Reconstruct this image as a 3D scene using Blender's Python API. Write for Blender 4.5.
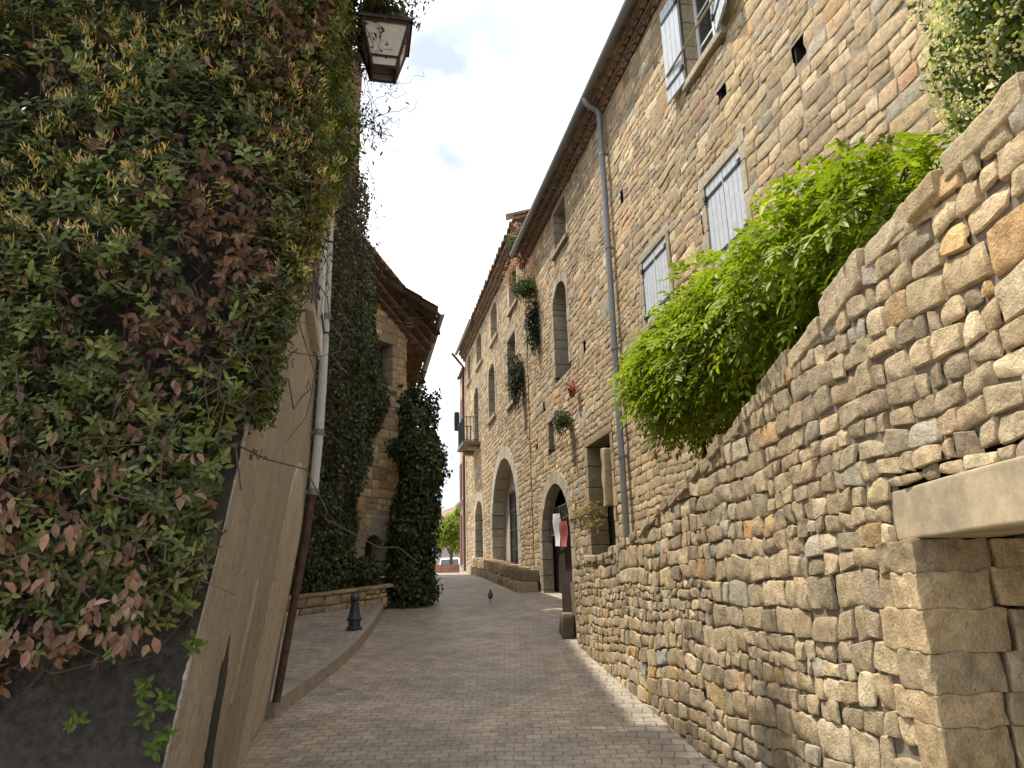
import bpy, bmesh, math, random
import numpy as np
from mathutils import Vector, Matrix

# ------------------------------------------------------------------ scene, camera, sky, sun
for o in list(bpy.data.objects):
    bpy.data.objects.remove(o)
scn = bpy.context.scene
COL = scn.collection
R = math.radians

cam_d = bpy.data.cameras.new('camera')
cam_d.sensor_width = 36.0
cam_d.lens = 770.0 / 1024.0 * 36.0
cam_d.clip_start = 0.05
cam_d.clip_end = 3000
cam = bpy.data.objects.new('camera', cam_d)
COL.objects.link(cam)
cam.matrix_world = (Matrix.Translation((0, 0, 1.7)) @ Matrix.Rotation(R(90 + 15.5), 4, 'X')
                    @ Matrix.Rotation(R(-1.49), 4, 'Z'))
scn.camera = cam

SUN_DIR = Vector((-0.42, 0.12, 1.0)).normalized()       # towards the sun
SUN_EL = math.asin(SUN_DIR.z)
SUN_ROT = math.atan2(SUN_DIR.x, SUN_DIR.y)
world = bpy.data.worlds.new('World')
scn.world = world
world.use_nodes = True
wt = world.node_tree
wt.nodes.clear()
w_out = wt.nodes.new('ShaderNodeOutputWorld')
w_bg = wt.nodes.new('ShaderNodeBackground')
w_sky = wt.nodes.new('ShaderNodeTexSky')
w_sky.sky_type = 'NISHITA'
w_sky.sun_disc = False
w_sky.sun_elevation = SUN_EL
w_sky.sun_rotation = SUN_ROT
w_sky.air_density = 1.3
w_sky.dust_density = 2.5
w_co = wt.nodes.new('ShaderNodeTexCoord')
w_map = wt.nodes.new('ShaderNodeMapping')
w_map.inputs['Scale'].default_value = (1.0, 1.0, 1.7)
w_map.inputs['Location'].default_value = (3.1, 0.4, 0.55)
w_n = wt.nodes.new('ShaderNodeTexNoise')
w_n.inputs['Scale'].default_value = 1.9
w_n.inputs['Detail'].default_value = 7
w_n.inputs['Roughness'].default_value = 0.52
w_r = wt.nodes.new('ShaderNodeValToRGB')
w_r.color_ramp.elements[0].position = 0.40
w_r.color_ramp.elements[0].color = (0.30, 0.30, 0.30, 1)
w_r.color_ramp.elements[1].position = 0.58
w_r.color_ramp.elements[1].color = (1, 1, 1, 1)
w_n2 = wt.nodes.new('ShaderNodeTexNoise')
w_n2.inputs['Scale'].default_value = 3.2
w_n2.inputs['Detail'].default_value = 6
w_r2 = wt.nodes.new('ShaderNodeValToRGB')
w_r2.color_ramp.elements[0].position = 0.37
w_r2.color_ramp.elements[0].color = (2.45, 2.75, 3.15, 1)
w_r2.color_ramp.elements[1].position = 0.64
w_r2.color_ramp.elements[1].color = (8.0, 8.1, 8.2, 1)
w_mix = wt.nodes.new('ShaderNodeMixRGB')
L = wt.links.new
L(w_co.outputs['Generated'], w_map.inputs['Vector'])
L(w_map.outputs[0], w_n.inputs['Vector'])
L(w_map.outputs[0], w_n2.inputs['Vector'])
L(w_n.outputs['Fac'], w_r.inputs[0])
L(w_n2.outputs['Fac'], w_r2.inputs[0])
L(w_r.outputs[0], w_mix.inputs['Fac'])
L(w_sky.outputs[0], w_mix.inputs[1])
L(w_r2.outputs[0], w_mix.inputs[2])
# clouds are brighter towards the sun
w_nrm = wt.nodes.new('ShaderNodeVectorMath'); w_nrm.operation = 'NORMALIZE'
w_dot = wt.nodes.new('ShaderNodeVectorMath'); w_dot.operation = 'DOT_PRODUCT'
w_dot.inputs[1].default_value = SUN_DIR
w_mr = wt.nodes.new('ShaderNodeMapRange')
w_mr.inputs[1].default_value = -0.2
w_mr.inputs[2].default_value = 1.0
w_mr.inputs[3].default_value = 0.62
w_mr.inputs[4].default_value = 1.35
w_mul = wt.nodes.new('ShaderNodeMixRGB'); w_mul.blend_type = 'MULTIPLY'; w_mul.inputs[0].default_value = 1.0
L(w_co.outputs['Generated'], w_nrm.inputs[0])
L(w_nrm.outputs[0], w_dot.inputs[0])
L(w_dot.outputs['Value'], w_mr.inputs[0])
L(w_mix.outputs[0], w_mul.inputs[1])
L(w_mr.outputs[0], w_mul.inputs[2])
L(w_mul.outputs[0], w_bg.inputs[0])
w_bg.inputs[1].default_value = 0.15
L(w_bg.outputs[0], w_out.inputs[0])

sun_d = bpy.data.lights.new('sun', 'SUN')
sun_d.energy = 3.3
sun_d.angle = R(0.8)
sun_d.color = (1.0, 0.93, 0.82)
sun = bpy.data.objects.new('sun', sun_d)
COL.objects.link(sun)
sun.rotation_euler = SUN_DIR.to_track_quat('Z', 'Y').to_euler()
sun.location = (0, 0, 40)

vs = scn.view_settings
vs.view_transform = 'Standard'
vs.look = 'None'
vs.gamma = 1.0
vs.exposure = 0.88
scn.render.engine = 'CYCLES'
scn.render.resolution_x = 1024
scn.render.resolution_y = 768

# ------------------------------------------------------------------ numeric helpers
rng = np.random.default_rng(7)
random.seed(7)


def hash3(i, j, k):
    n = (i * 73856093) ^ (j * 19349663) ^ (k * 83492791)
    n = (n ^ (n >> 13)) * 1274126177
    n = n & 0x7fffffff
    return (n % 65536) / 65535.0


def noise3(p, scale=1.0):
    q = np.asarray(p, float) * scale
    f = np.floor(q)
    t = q - f
    t = t * t * (3 - 2 * t)
    i = f.astype(np.int64)
    r = 0
    for dx in (0, 1):
        wx = t[..., 0] if dx else 1 - t[..., 0]
        for dy in (0, 1):
            wy = t[..., 1] if dy else 1 - t[..., 1]
            for dz in (0, 1):
                wz = t[..., 2] if dz else 1 - t[..., 2]
                r = r + wx * wy * wz * hash3(i[..., 0] + dx, i[..., 1] + dy, i[..., 2] + dz)
    return r * 2 - 1


def nrm(v):
    v = np.asarray(v, float)
    return v / np.maximum(np.linalg.norm(v, axis=-1, keepdims=True), 1e-9)


class MB:
    """collects geometry for ONE mesh object"""
    def __init__(s):
        s.v = []; s.f = []; s.m = []; s.c = []; s.n = 0

    def add(s, verts, faces, mat=0, col=(1, 1, 1)):
        verts = np.asarray(verts, float).reshape(-1, 3)
        faces = np.asarray(faces, dtype=np.int64)
        s.v.append(verts)
        s.f.append(faces + s.n)
        s.m.append(np.full(len(faces), mat, dtype=np.int32))
        c = np.asarray(col, float)
        if c.ndim == 1:
            c = np.tile(c, (len(verts), 1))
        s.c.append(c)
        s.n += len(verts)

    def build(s, name, mats, parent=None, smooth=True, sharp=None):
        me = bpy.data.meshes.new(name)
        V = np.concatenate(s.v)
        me.vertices.add(len(V))
        me.vertices.foreach_set('co', V.astype(np.float32).ravel())
        lens = np.concatenate([np.full(len(f), f.shape[1], dtype=np.int32) for f in s.f])
        idx = np.concatenate([f.ravel() for f in s.f]).astype(np.int32)
        me.loops.add(len(idx))
        me.loops.foreach_set('vertex_index', idx)
        me.polygons.add(len(lens))
        st = np.concatenate([[0], np.cumsum(lens)[:-1]]).astype(np.int32)
        me.polygons.foreach_set('loop_start', st)
        me.polygons.foreach_set('loop_total', lens)
        me.polygons.foreach_set('material_index', np.concatenate(s.m))
        me.polygons.foreach_set('use_smooth', np.full(len(lens), smooth, dtype=bool))
        C = np.concatenate(s.c)
        a = me.color_attributes.new('Col', 'FLOAT_COLOR', 'POINT')
        a.data.foreach_set('color', np.concatenate([C, np.ones((len(C), 1))], 1).astype(np.float32).ravel())
        me.update(calc_edges=True)
        me.validate()
        if sharp is not None:
            try:
                me.set_sharp_from_angle(angle=R(sharp))
            except Exception:
                pass
        if not isinstance(mats, (list, tuple)):
            mats = [mats]
        for m in mats:
            me.materials.append(m)
        o = bpy.data.objects.new(name, me)
        COL.objects.link(o)
        if parent is not None:
            o.parent = parent
            o.matrix_parent_inverse = Matrix.Translation(parent.location).inverted()
        return o

    # --- primitives
    def grid(s, pts, mat=0, col=(1, 1, 1), wrap=False):
        pts = np.asarray(pts, float)
        nv, nu = pts.shape[:2]
        i = np.arange(nv * nu).reshape(nv, nu)
        if wrap:
            j = np.concatenate([i, i[:, :1]], 1)
        else:
            j = i
        f = np.stack([j[:-1, :-1], j[:-1, 1:], j[1:, 1:], j[1:, :-1]], -1).reshape(-1, 4)
        c = np.asarray(col, float)
        if c.ndim == 3:
            c = c.reshape(-1, 3)
        s.add(pts.reshape(-1, 3), f, mat, c)

    def hexa(s, c8, mat=0, col=(1, 1, 1)):
        f = [(0, 3, 2, 1), (4, 5, 6, 7), (0, 1, 5, 4), (1, 2, 6, 5), (2, 3, 7, 6), (3, 0, 4, 7)]
        c8 = np.asarray(c8, float)
        s.add(np.concatenate([c8[list(q)] for q in f]), np.arange(24).reshape(6, 4), mat, col)

    def box(s, x0, x1, y0, y1, z0, z1, mat=0, col=(1, 1, 1), fn=None):
        c = np.array([(x0, y0, z0), (x1, y0, z0), (x1, y1, z0), (x0, y1, z0),
                      (x0, y0, z1), (x1, y0, z1), (x1, y1, z1), (x0, y1, z1)], float)
        if fn is not None:
            c = fn(c)
        s.hexa(c, mat, col)

    def rbox(s, cen, half, r, n=5, amp=0.0, nscale=8.0, mat=0, col=(1, 1, 1), fn=None, seed=0):
        """rounded, slightly uneven box; fn maps local points to world"""
        half = np.asarray(half, float)
        cen = np.asarray(cen, float)
        g = np.linspace(-1, 1, n)
        g = np.sign(g) * np.abs(g) ** 0.7
        U, W = np.meshgrid(g, g)
        for ax in range(3):
            for sg in (-1, 1):
                p = np.zeros((n, n, 3))
                a, b = (ax + 1) % 3, (ax + 2) % 3
                p[..., ax] = sg
                p[..., a] = U * sg
                p[..., b] = W
                q = p * half
                inner = np.clip(q, -(half - r), half - r)
                d = q - inner
                q = inner + nrm(d) * r
                q = q + cen
                if amp:
                    o = np.stack([noise3(q + seed * 3.7, nscale), noise3(q + 11 + seed, nscale), noise3(q + 29, nscale)], -1)
                    q = q + o * amp
                if fn is not None:
                    q = fn(q.reshape(-1, 3)).reshape(n, n, 3)
                s.grid(q, mat, col)

    def tube(s, pts, rad, k=6, mat=0, col=(1, 1, 1), caps=True):
        pts = np.asarray(pts, float)
        n = len(pts)
        rad = np.broadcast_to(np.asarray(rad, float), (n,))
        t = np.gradient(pts, axis=0)
        t = nrm(t)
        ref = np.array([0, 0, 1.0])
        if abs(t[0] @ ref) > 0.9:
            ref = np.array([1.0, 0, 0])
        rings = []
        for i in range(n):
            a = np.cross(t[i], ref)
            if np.linalg.norm(a) < 1e-3:
                a = np.cross(t[i], [0.3, 1, 0.1])
            a = a / np.linalg.norm(a)
            b = np.cross(t[i], a)
            ref = -np.cross(t[i], a) * -1 if False else ref
            an = np.linspace(0, 2 * np.pi, k, endpoint=False)
            rings.append(pts[i] + rad[i] * (np.cos(an)[:, None] * a + np.sin(an)[:, None] * b))
        s.grid(np.array(rings), mat, col, wrap=True)
        if caps:
            for e in (0, -1):
                base = np.array(rings[e])
                s.add(base, [tuple(range(k))], mat, col)

    def lathe(s, prof, cen, k=24, mat=0, col=(1, 1, 1)):
        prof = np.asarray(prof, float)
        an = np.linspace(0, 2 * np.pi, k, endpoint=False)
        p = np.zeros((len(prof), k, 3))
        p[..., 0] = cen[0] + prof[:, :1] * np.cos(an)
        p[..., 1] = cen[1] + prof[:, :1] * np.sin(an)
        p[..., 2] = cen[2] + prof[:, 1:2]
        s.grid(p, mat, col, wrap=True)


def empty(name, loc, label, cat, group=None):
    o = bpy.data.objects.new(name, None)
    COL.objects.link(o)
    o.location = loc
    o.empty_display_size = 0.3
    return tag(o, label, cat, group)


def tag(o, label=None, cat=None, group=None, kind=None):
    if label: o['label'] = label
    if cat: o['category'] = cat
    if group: o['group'] = group
    if kind: o['kind'] = kind
    return o


# ------------------------------------------------------------------ materials
def new_mat(name):
    m = bpy.data.materials.new(name)
    m.use_nodes = True
    nt = m.node_tree
    b = nt.nodes['Principled BSDF']
    return m, nt, b


def noise_node(nt, scale, detail=4, rough=0.55, vec=None):
    n = nt.nodes.new('ShaderNodeTexNoise')
    n.inputs['Scale'].default_value = scale
    n.inputs['Detail'].default_value = detail
    n.inputs['Roughness'].default_value = rough
    if vec is not None:
        nt.links.new(vec, n.inputs['Vector'])
    return n


def ramp(nt, src, p0, c0, p1, c1):
    r = nt.nodes.new('ShaderNodeValToRGB')
    r.color_ramp.elements[0].position = p0
    r.color_ramp.elements[0].color = (*c0, 1)
    r.color_ramp.elements[1].position = p1
    r.color_ramp.elements[1].color = (*c1, 1)
    nt.links.new(src, r.inputs[0])
    return r


def mixc(nt, a, b, fac, mode='MIX'):
    m = nt.nodes.new('ShaderNodeMixRGB')
    m.blend_type = mode
    for i, v in ((1, a), (2, b)):
        if isinstance(v, (tuple, list)):
            m.inputs[i].default_value = (*v[:3], 1)
        else:
            nt.links.new(v, m.inputs[i])
    if isinstance(fac, (int, float)):
        m.inputs[0].default_value = fac
    else:
        nt.links.new(fac, m.inputs[0])
    return m.outputs[0]


def geo_pos(nt):
    return nt.nodes.new('ShaderNodeNewGeometry').outputs['Position']


def bump(nt, b, srcs, dist=0.02):
    prev = None
    for src, st in srcs:
        n = nt.nodes.new('ShaderNodeBump')
        n.inputs['Strength'].default_value = st
        n.inputs['Distance'].default_value = dist
        nt.links.new(src, n.inputs['Height'])
        if prev is not None:
            nt.links.new(prev, n.inputs['Normal'])
        prev = n.outputs[0]
    nt.links.new(prev, b.inputs['Normal'])


def mat_stone(name, lichen=0.35, lcol=(0.20, 0.19, 0.17), pit=0.6, tint=(1, 1, 1)):
    m, nt, b = new_mat(name)
    at = nt.nodes.new('ShaderNodeAttribute')
    at.attribute_name = 'Col'
    pos = geo_pos(nt)
    n1 = noise_node(nt, 17, 8, 0.7, pos)
    n2 = noise_node(nt, 2.2, 5, 0.6, pos)
    n3 = noise_node(nt, 85, 4, 0.65, pos)
    c = mixc(nt, at.outputs['Color'], tint, 1.0, 'MULTIPLY')
    v1 = ramp(nt, n1.outputs['Fac'], 0.3, (0.62, 0.60, 0.57), 0.68, (1.25, 1.22, 1.15))
    c = mixc(nt, c, v1.outputs[0], 1.0, 'MULTIPLY')
    l1 = ramp(nt, n2.outputs['Fac'], 0.50, (0, 0, 0), 0.72, (lichen, lichen, lichen))
    c = mixc(nt, c, lcol, l1.outputs[0])
    nl = noise_node(nt, .55, 4, 0.6, pos)
    c = mixc(nt, c, ramp(nt, nl.outputs['Fac'], .35, (.84, .85, .86), .65, (1.12, 1.10, 1.06)).outputs[0], 1.0, 'MULTIPLY')
    n4 = noise_node(nt, 26, 3, 0.5, pos)
    l2 = ramp(nt, n4.outputs['Fac'], 0.62, (0, 0, 0), 0.74, (0.55, 0.55, 0.55))
    c = mixc(nt, c, (0.10, 0.085, 0.07), l2.outputs[0])
    nt.links.new(c, b.inputs['Base Color'])
    b.inputs['Roughness'].default_value = 0.92
    b.inputs['Specular IOR Level'].default_value = 0.2
    vo = nt.nodes.new('ShaderNodeTexVoronoi')
    vo.inputs['Scale'].default_value = 48
    nt.links.new(pos, vo.inputs['Vector'])
    bump(nt, b, [(n1.outputs['Fac'], pit), (n3.outputs['Fac'], pit), (vo.outputs['Distance'], pit * .15)], 0.016)
    return m


def mat_rough(name, col, var=0.25, scale=9.0, rough=0.9, bmp=0.25, stain=None, stain_scale=1.2, spec=0.25):
    m, nt, b = new_mat(name)
    pos = geo_pos(nt)
    n1 = noise_node(nt, scale, 6, 0.65, pos)
    lo = tuple(max(0, 1 - var) for _ in range(3))
    hi = tuple(1 + var for _ in range(3))
    v = ramp(nt, n1.outputs['Fac'], 0.3, lo, 0.7, hi)
    c = mixc(nt, col, v.outputs[0], 1.0, 'MULTIPLY')
    if stain:
        n2 = noise_node(nt, stain_scale, 6, 0.65, pos)
        f = ramp(nt, n2.outputs['Fac'], 0.48, (0, 0, 0), 0.68, (0.8, 0.8, 0.8))
        c = mixc(nt, c, stain, f.outputs[0])
    nt.links.new(c, b.inputs['Base Color'])
    b.inputs['Roughness'].default_value = rough
    b.inputs['Specular IOR Level'].default_value = spec
    if bmp:
        n3 = noise_node(nt, scale * 6, 4, 0.6, pos)
        bump(nt, b, [(n1.outputs['Fac'], bmp), (n3.outputs['Fac'], bmp)], 0.015)
    return m


def mat_render(name, col, col2, streak):
    m, nt, b = new_mat(name)
    pos = geo_pos(nt)
    mp = nt.nodes.new('ShaderNodeMapping')
    mp.inputs['Scale'].default_value = (3.0, 3.0, .35)
    nt.links.new(pos, mp.inputs['Vector'])
    n1 = noise_node(nt, 2.2, 6, .65, mp.outputs[0])
    n2 = noise_node(nt, 1.1, 6, .7, pos)
    n3 = noise_node(nt, 90, 3, .6, pos)
    n4 = noise_node(nt, 17, 5, .65, pos)
    c = mixc(nt, col, col2, ramp(nt, n2.outputs['Fac'], .38, (0, 0, 0), .62, (1, 1, 1)).outputs[0])
    c = mixc(nt, c, streak, ramp(nt, n1.outputs['Fac'], .45, (0, 0, 0), .68, (.75, .75, .75)).outputs[0])
    c = mixc(nt, c, ramp(nt, n4.outputs['Fac'], .3, (.8, .8, .8), .7, (1.16, 1.15, 1.13)).outputs[0], 1.0, 'MULTIPLY')
    c = mixc(nt, c, ramp(nt, n3.outputs['Fac'], .3, (.86, .86, .86), .7, (1.12, 1.12, 1.12)).outputs[0], 1.0, 'MULTIPLY')
    nk = noise_node(nt, 1.7, 5, .62, pos)
    ck = nt.nodes.new('ShaderNodeMath'); ck.operation = 'SUBTRACT'; ck.inputs[1].default_value = .5
    nt.links.new(nk.outputs['Fac'], ck.inputs[0])
    ca_ = nt.nodes.new('ShaderNodeMath'); ca_.operation = 'ABSOLUTE'
    nt.links.new(ck.outputs[0], ca_.inputs[0])
    c = mixc(nt, c, (.16, .135, .11), ramp(nt, ca_.outputs[0], .0015, (.6, .6, .6), .005, (0, 0, 0)).outputs[0])
    nt.links.new(c, b.inputs['Base Color'])
    b.inputs['Roughness'].default_value = .93
    b.inputs['Specular IOR Level'].default_value = .15
    bump(nt, b, [(n4.outputs['Fac'], .35), (n3.outputs['Fac'], .45), (n2.outputs['Fac'], .3)], .012)
    return m


def mat_leaf(name, gloss=0.5, trans=0.35, tint=(1, 1, 1)):
    m, nt, b = new_mat(name)
    at = nt.nodes.new('ShaderNodeAttribute')
    at.attribute_name = 'Col'
    pos = geo_pos(nt)
    n = noise_node(nt, 30, 2, 0.5, pos)
    v = ramp(nt, n.outputs['Fac'], 0.3, (0.75, 0.75, 0.75), 0.7, (1.2, 1.2, 1.2))
    c = mixc(nt, at.outputs['Color'], v.outputs[0], 1.0, 'MULTIPLY')
    c = mixc(nt, c, tint, 1.0, 'MULTIPLY')
    nt.links.new(c, b.inputs['Base Color'])
    b.inputs['Roughness'].default_value = gloss
    b.inputs['Specular IOR Level'].default_value = 0.35
    tr = nt.nodes.new('ShaderNodeBsdfTranslucent')
    ct = mixc(nt, c, (1.15, 1.25, 0.5), 1.0, 'MULTIPLY')
    nt.links.new(ct, tr.inputs['Color'])
    mx = nt.nodes.new('ShaderNodeMixShader')
    mx.inputs[0].default_value = trans
    nt.links.new(b.outputs[0], mx.inputs[1])
    nt.links.new(tr.outputs[0], mx.inputs[2])
    nt.links.new(mx.outputs[0], nt.nodes['Material Output'].inputs['Surface'])
    return m


def mat_paint(name, col, rough=0.45, metal=0.0, var=0.12, scale=18):
    m, nt, b = new_mat(name)
    pos = geo_pos(nt)
    n1 = noise_node(nt, scale, 5, 0.6, pos)
    v = ramp(nt, n1.outputs['Fac'], 0.35, (1 - var,) * 3, 0.65, (1 + var * 0.5,) * 3)
    c = mixc(nt, col, v.outputs[0], 1.0, 'MULTIPLY')
    nt.links.new(c, b.inputs['Base Color'])
    b.inputs['Roughness'].default_value = rough
    b.inputs['Metallic'].default_value = metal
    bump(nt, b, [(n1.outputs['Fac'], 0.08)], 0.01)
    return m


def mat_pavers(name, bw, bh, c1, c2, mort, rot=0.0, rough=0.62):
    m, nt, b = new_mat(name)
    pos = geo_pos(nt)
    mp = nt.nodes.new('ShaderNodeMapping')
    mp.inputs['Rotation'].default_value = (0, 0, rot)
    nt.links.new(pos, mp.inputs['Vector'])
    nw = noise_node(nt, 1.6, 3, 0.5, mp.outputs[0])
    wob = nt.nodes.new('ShaderNodeVectorMath')
    wob.operation = 'MULTIPLY_ADD'
    nt.links.new(nw.outputs['Color'], wob.inputs[0])
    wob.inputs[1].default_value = (0.10, 0.10, 0)
    nt.links.new(mp.outputs[0], wob.inputs[2])
    br = nt.nodes.new('ShaderNodeTexBrick')
    br.offset = 0.5
    br.inputs['Scale'].default_value = 1.0
    br.inputs['Brick Width'].default_value = bw
    br.inputs['Row Height'].default_value = bh
    br.inputs['Mortar Size'].default_value = 0.007
    br.inputs['Mortar Smooth'].default_value = 0.35
    br.inputs['Bias'].default_value = -0.1
    br.inputs['Color1'].default_value = (*c1, 1)
    br.inputs['Color2'].default_value = (*c2, 1)
    br.inputs['Mortar'].default_value = (*mort, 1)
    nt.links.new(wob.outputs[0], br.inputs['Vector'])
    n1 = noise_node(nt, 20, 5, 0.6, pos)
    n2 = noise_node(nt, 0.9, 5, 0.65, pos)
    n3 = noise_node(nt, 4.5, 4, 0.6, pos)
    c = mixc(nt, br.outputs['Color'], ramp(nt, n1.outputs['Fac'], 0.3, (0.75,) * 3, 0.7, (1.2,) * 3).outputs[0], 1.0, 'MULTIPLY')
    c = mixc(nt, c, ramp(nt, n2.outputs['Fac'], 0.32, (0.72, 0.74, 0.76), 0.68, (1.18, 1.12, 1.06)).outputs[0], 1.0, 'MULTIPLY')
    c = mixc(nt, c, ramp(nt, n3.outputs['Fac'], 0.35, (0.78,) * 3, 0.65, (1.14,) * 3).outputs[0], 1.0, 'MULTIPLY')
    n5 = noise_node(nt, 9.5, 2, 0.5, pos)
    c = mixc(nt, c, (0.52, 0.47, 0.40), ramp(nt, n5.outputs['Fac'], 0.66, (0, 0, 0), 0.74, (0.45, 0.45, 0.45)).outputs[0])
    nt.links.new(c, b.inputs['Base Color'])
    rr = ramp(nt, n1.outputs['Fac'], 0.3, (rough - 0.12,) * 3, 0.7, (rough + 0.15,) * 3)
    nt.links.new(rr.outputs[0], b.inputs['Roughness'])
    inv = nt.nodes.new('ShaderNodeMath')
    inv.operation = 'SUBTRACT'
    inv.inputs[0].default_value = 1.0
    nt.links.new(br.outputs['Fac'], inv.inputs[1])
    bump(nt, b, [(inv.outputs[0], 0.7), (n1.outputs['Fac'], 0.3), (n3.outputs['Fac'], 0.25)], 0.012)
    return m


def mat_glass(name, col=(0.02, 0.025, 0.03), rough=0.08):
    m, nt, b = new_mat(name)
    b.inputs['Base Color'].default_value = (*col, 1)
    b.inputs['Roughness'].default_value = rough
    b.inputs['Specular IOR Level'].default_value = 0.6
    return m


M = {}
M['wall_stone'] = mat_stone('retaining_stone', 0.22, (0.25, 0.235, 0.20), 0.75, (1.22, 1.15, 1.03))
M['house_stone'] = mat_stone('house_stone', 0.25, (0.29, 0.255, 0.195), 0.6, (1.24, 1.15, 1.01))
M['dressed'] = mat_stone('dressed_stone', 0.3, (0.26, 0.24, 0.20), 0.3)
M['joint_dark'] = mat_rough('dry_joint', (0.20, 0.165, 0.12), 0.3, 12)
M['joint'] = mat_rough('lime_joint', (0.32, 0.26, 0.185), 0.25, 14, bmp=0.4)
M['render'] = mat_render('old_render', (0.43, 0.38, 0.315), (0.36, 0.315, 0.26), (0.27, 0.235, 0.195))
M['render_pale'] = mat_render('pale_render', (0.56, 0.51, 0.43), (0.49, 0.44, 0.365), (0.40, 0.35, 0.285))
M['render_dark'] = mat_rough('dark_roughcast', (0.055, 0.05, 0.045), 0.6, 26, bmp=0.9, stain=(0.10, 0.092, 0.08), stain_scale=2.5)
M['lime_edge'] = mat_rough('chipped_lime', (0.42, 0.39, 0.34), 0.5, 30, bmp=0.6)
M['plaster_pink'] = mat_rough('pink_plaster', (0.40, 0.30, 0.22), 0.15, 6)
M['plaster_grey'] = mat_rough('smooth_plaster', (0.40, 0.36, 0.31), 0.12, 7, bmp=0.12)
M['plaster_back'] = mat_rough('back_plaster', (0.30, 0.26, 0.21), 0.2, 4)
M['tile'] = mat_stone('clay_tile', 0.5, (0.16, 0.13, 0.11), 0.4)
M['zinc'] = mat_paint('weathered_zinc', (0.24, 0.245, 0.25), 0.5, 0.35)
M['zinc_pale'] = mat_paint('pale_zinc', (0.60, 0.63, 0.66), 0.5, 0.0)
M['rust'] = mat_paint('rusty_iron_pipe', (0.11, 0.065, 0.05), 0.7, 0.2, 0.4)
M['shutter'] = mat_paint('grey_white_paint', (0.50, 0.53, 0.56), 0.6, 0, 0.12, 9)
M['white'] = mat_paint('white_paint', (0.75, 0.75, 0.74), 0.5, 0, 0.08)
M['iron'] = mat_paint('black_iron', (0.03, 0.03, 0.032), 0.55, 0.3, 0.3)
M['lantern'] = mat_paint('brown_iron', (0.05, 0.032, 0.03), 0.5, 0.3, 0.3)
M['bollard'] = mat_paint('blue_grey_iron', (0.05, 0.065, 0.072), 0.45, 0.3, 0.3)
M['wood_dark'] = mat_paint('dark_wood', (0.05, 0.038, 0.03), 0.6, 0, 0.3)
M['wood_red'] = mat_paint('red_wood', (0.16, 0.05, 0.04), 0.6, 0, 0.25)
M['wood_grey'] = mat_paint('grey_wood', (0.22, 0.19, 0.16), 0.7, 0, 0.3)
M['glass'] = mat_glass('dark_glass')
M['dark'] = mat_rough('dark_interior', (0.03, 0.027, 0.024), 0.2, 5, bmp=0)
M['concrete'] = mat_rough('pale_lintel_stone', (0.40, 0.325, 0.21), 0.26, 7, bmp=0.14, stain=(0.235, 0.195, 0.135), stain_scale=4.2)
M['kerb'] = mat_rough('kerb_stone', (0.33, 0.29, 0.235), 0.2, 12, bmp=0.3)
M['earth'] = mat_rough('dry_earth', (0.17, 0.13, 0.085), 0.35, 6, bmp=0.4)
M['ground'] = mat_rough('dry_ground', (0.20, 0.18, 0.12), 0.35, 0.6, bmp=0.2)
M['pavers'] = mat_pavers('street_setts', 0.135, 0.105, (0.445, 0.382, 0.298), (0.345, 0.288, 0.218), (0.27, 0.225, 0.172))
M['pavers2'] = mat_pavers('forecourt_setts', 0.16, 0.13, (0.43, 0.375, 0.298), (0.34, 0.29, 0.228), (0.24, 0.205, 0.16), 0.35)
M['gutter'] = mat_pavers('pale_gutter_setts', 0.17, 0.155, (0.38, 0.335, 0.265), (0.32, 0.28, 0.22), (0.18, 0.155, 0.12), 0.13)
M['brick'] = mat_pavers('brick_red', 0.24, 0.08, (0.35, 0.19, 0.13), (0.28, 0.15, 0.10), (0.30, 0.26, 0.22))
M['leaf'] = mat_leaf('leaf_green', 0.5, 0.3)
M['leaf_ivy'] = mat_leaf('leaf_ivy', 0.42, 0.12)
M['leaf_bright'] = mat_leaf('leaf_bright', 0.5, 0.45)
M['leaf_dry'] = mat_leaf('leaf_dry', 0.8, 0.2)
M['petal'] = mat_leaf('petal', 0.7, 0.3)
M['bark'] = mat_rough('bark', (0.10, 0.075, 0.055), 0.35, 20, bmp=0.5)
M['twig'] = mat_rough('dry_twig', (0.085, 0.06, 0.048), 0.3, 20, bmp=0)
M['banner_white'] = mat_paint('banner_white', (0.72, 0.73, 0.74), 0.6, 0, 0.05)
M['banner_red'] = mat_paint('banner_red', (0.42, 0.12, 0.11), 0.6, 0, 0.1)
M['terracotta'] = mat_rough('terracotta', (0.30, 0.11, 0.07), 0.2, 12, bmp=0.1)
M['feather'] = mat_paint('dark_feather', (0.03, 0.03, 0.035), 0.6, 0, 0.3)
M['haze_glass'] = mat_paint('milky_lantern_glass', (0.62, 0.58, 0.52), 0.35, 0, 0.15, 12)
M['tyre'] = mat_paint('black_rubber', (0.02, 0.02, 0.02), 0.8)

# ------------------------------------------------------------------ ground profile and the street
_gy = np.array([-400, -40, 0, 20, 23, 26, 29, 33, 60, 120, 600], float)
_gz = np.array([-4, -4, 0, 2.0, 2.29, 2.52, 2.63, 2.66, 2.7, 2.8, 2.8], float)


def road_z(y):
    return np.interp(y, _gy, _gz)


# right-hand retaining wall line and facade line
_wy = np.array([-2.0, 0, 3, 5.6, 7.6, 9.6, 10.8])
_wx = np.array([1.66, 1.61, 1.50, 1.31, 1.10, 0.88, 0.78])
_k = np.linspace(-2, 10.8, 257)
_wxs = np.interp(_k, _wy, _wx)
for _ in range(60):
    _wxs[1:-1] = (_wxs[:-2] + _wxs[1:-1] * 2 + _wxs[2:]) / 4


def wall_x(y):
    return np.interp(y, _k, _wxs)


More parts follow.
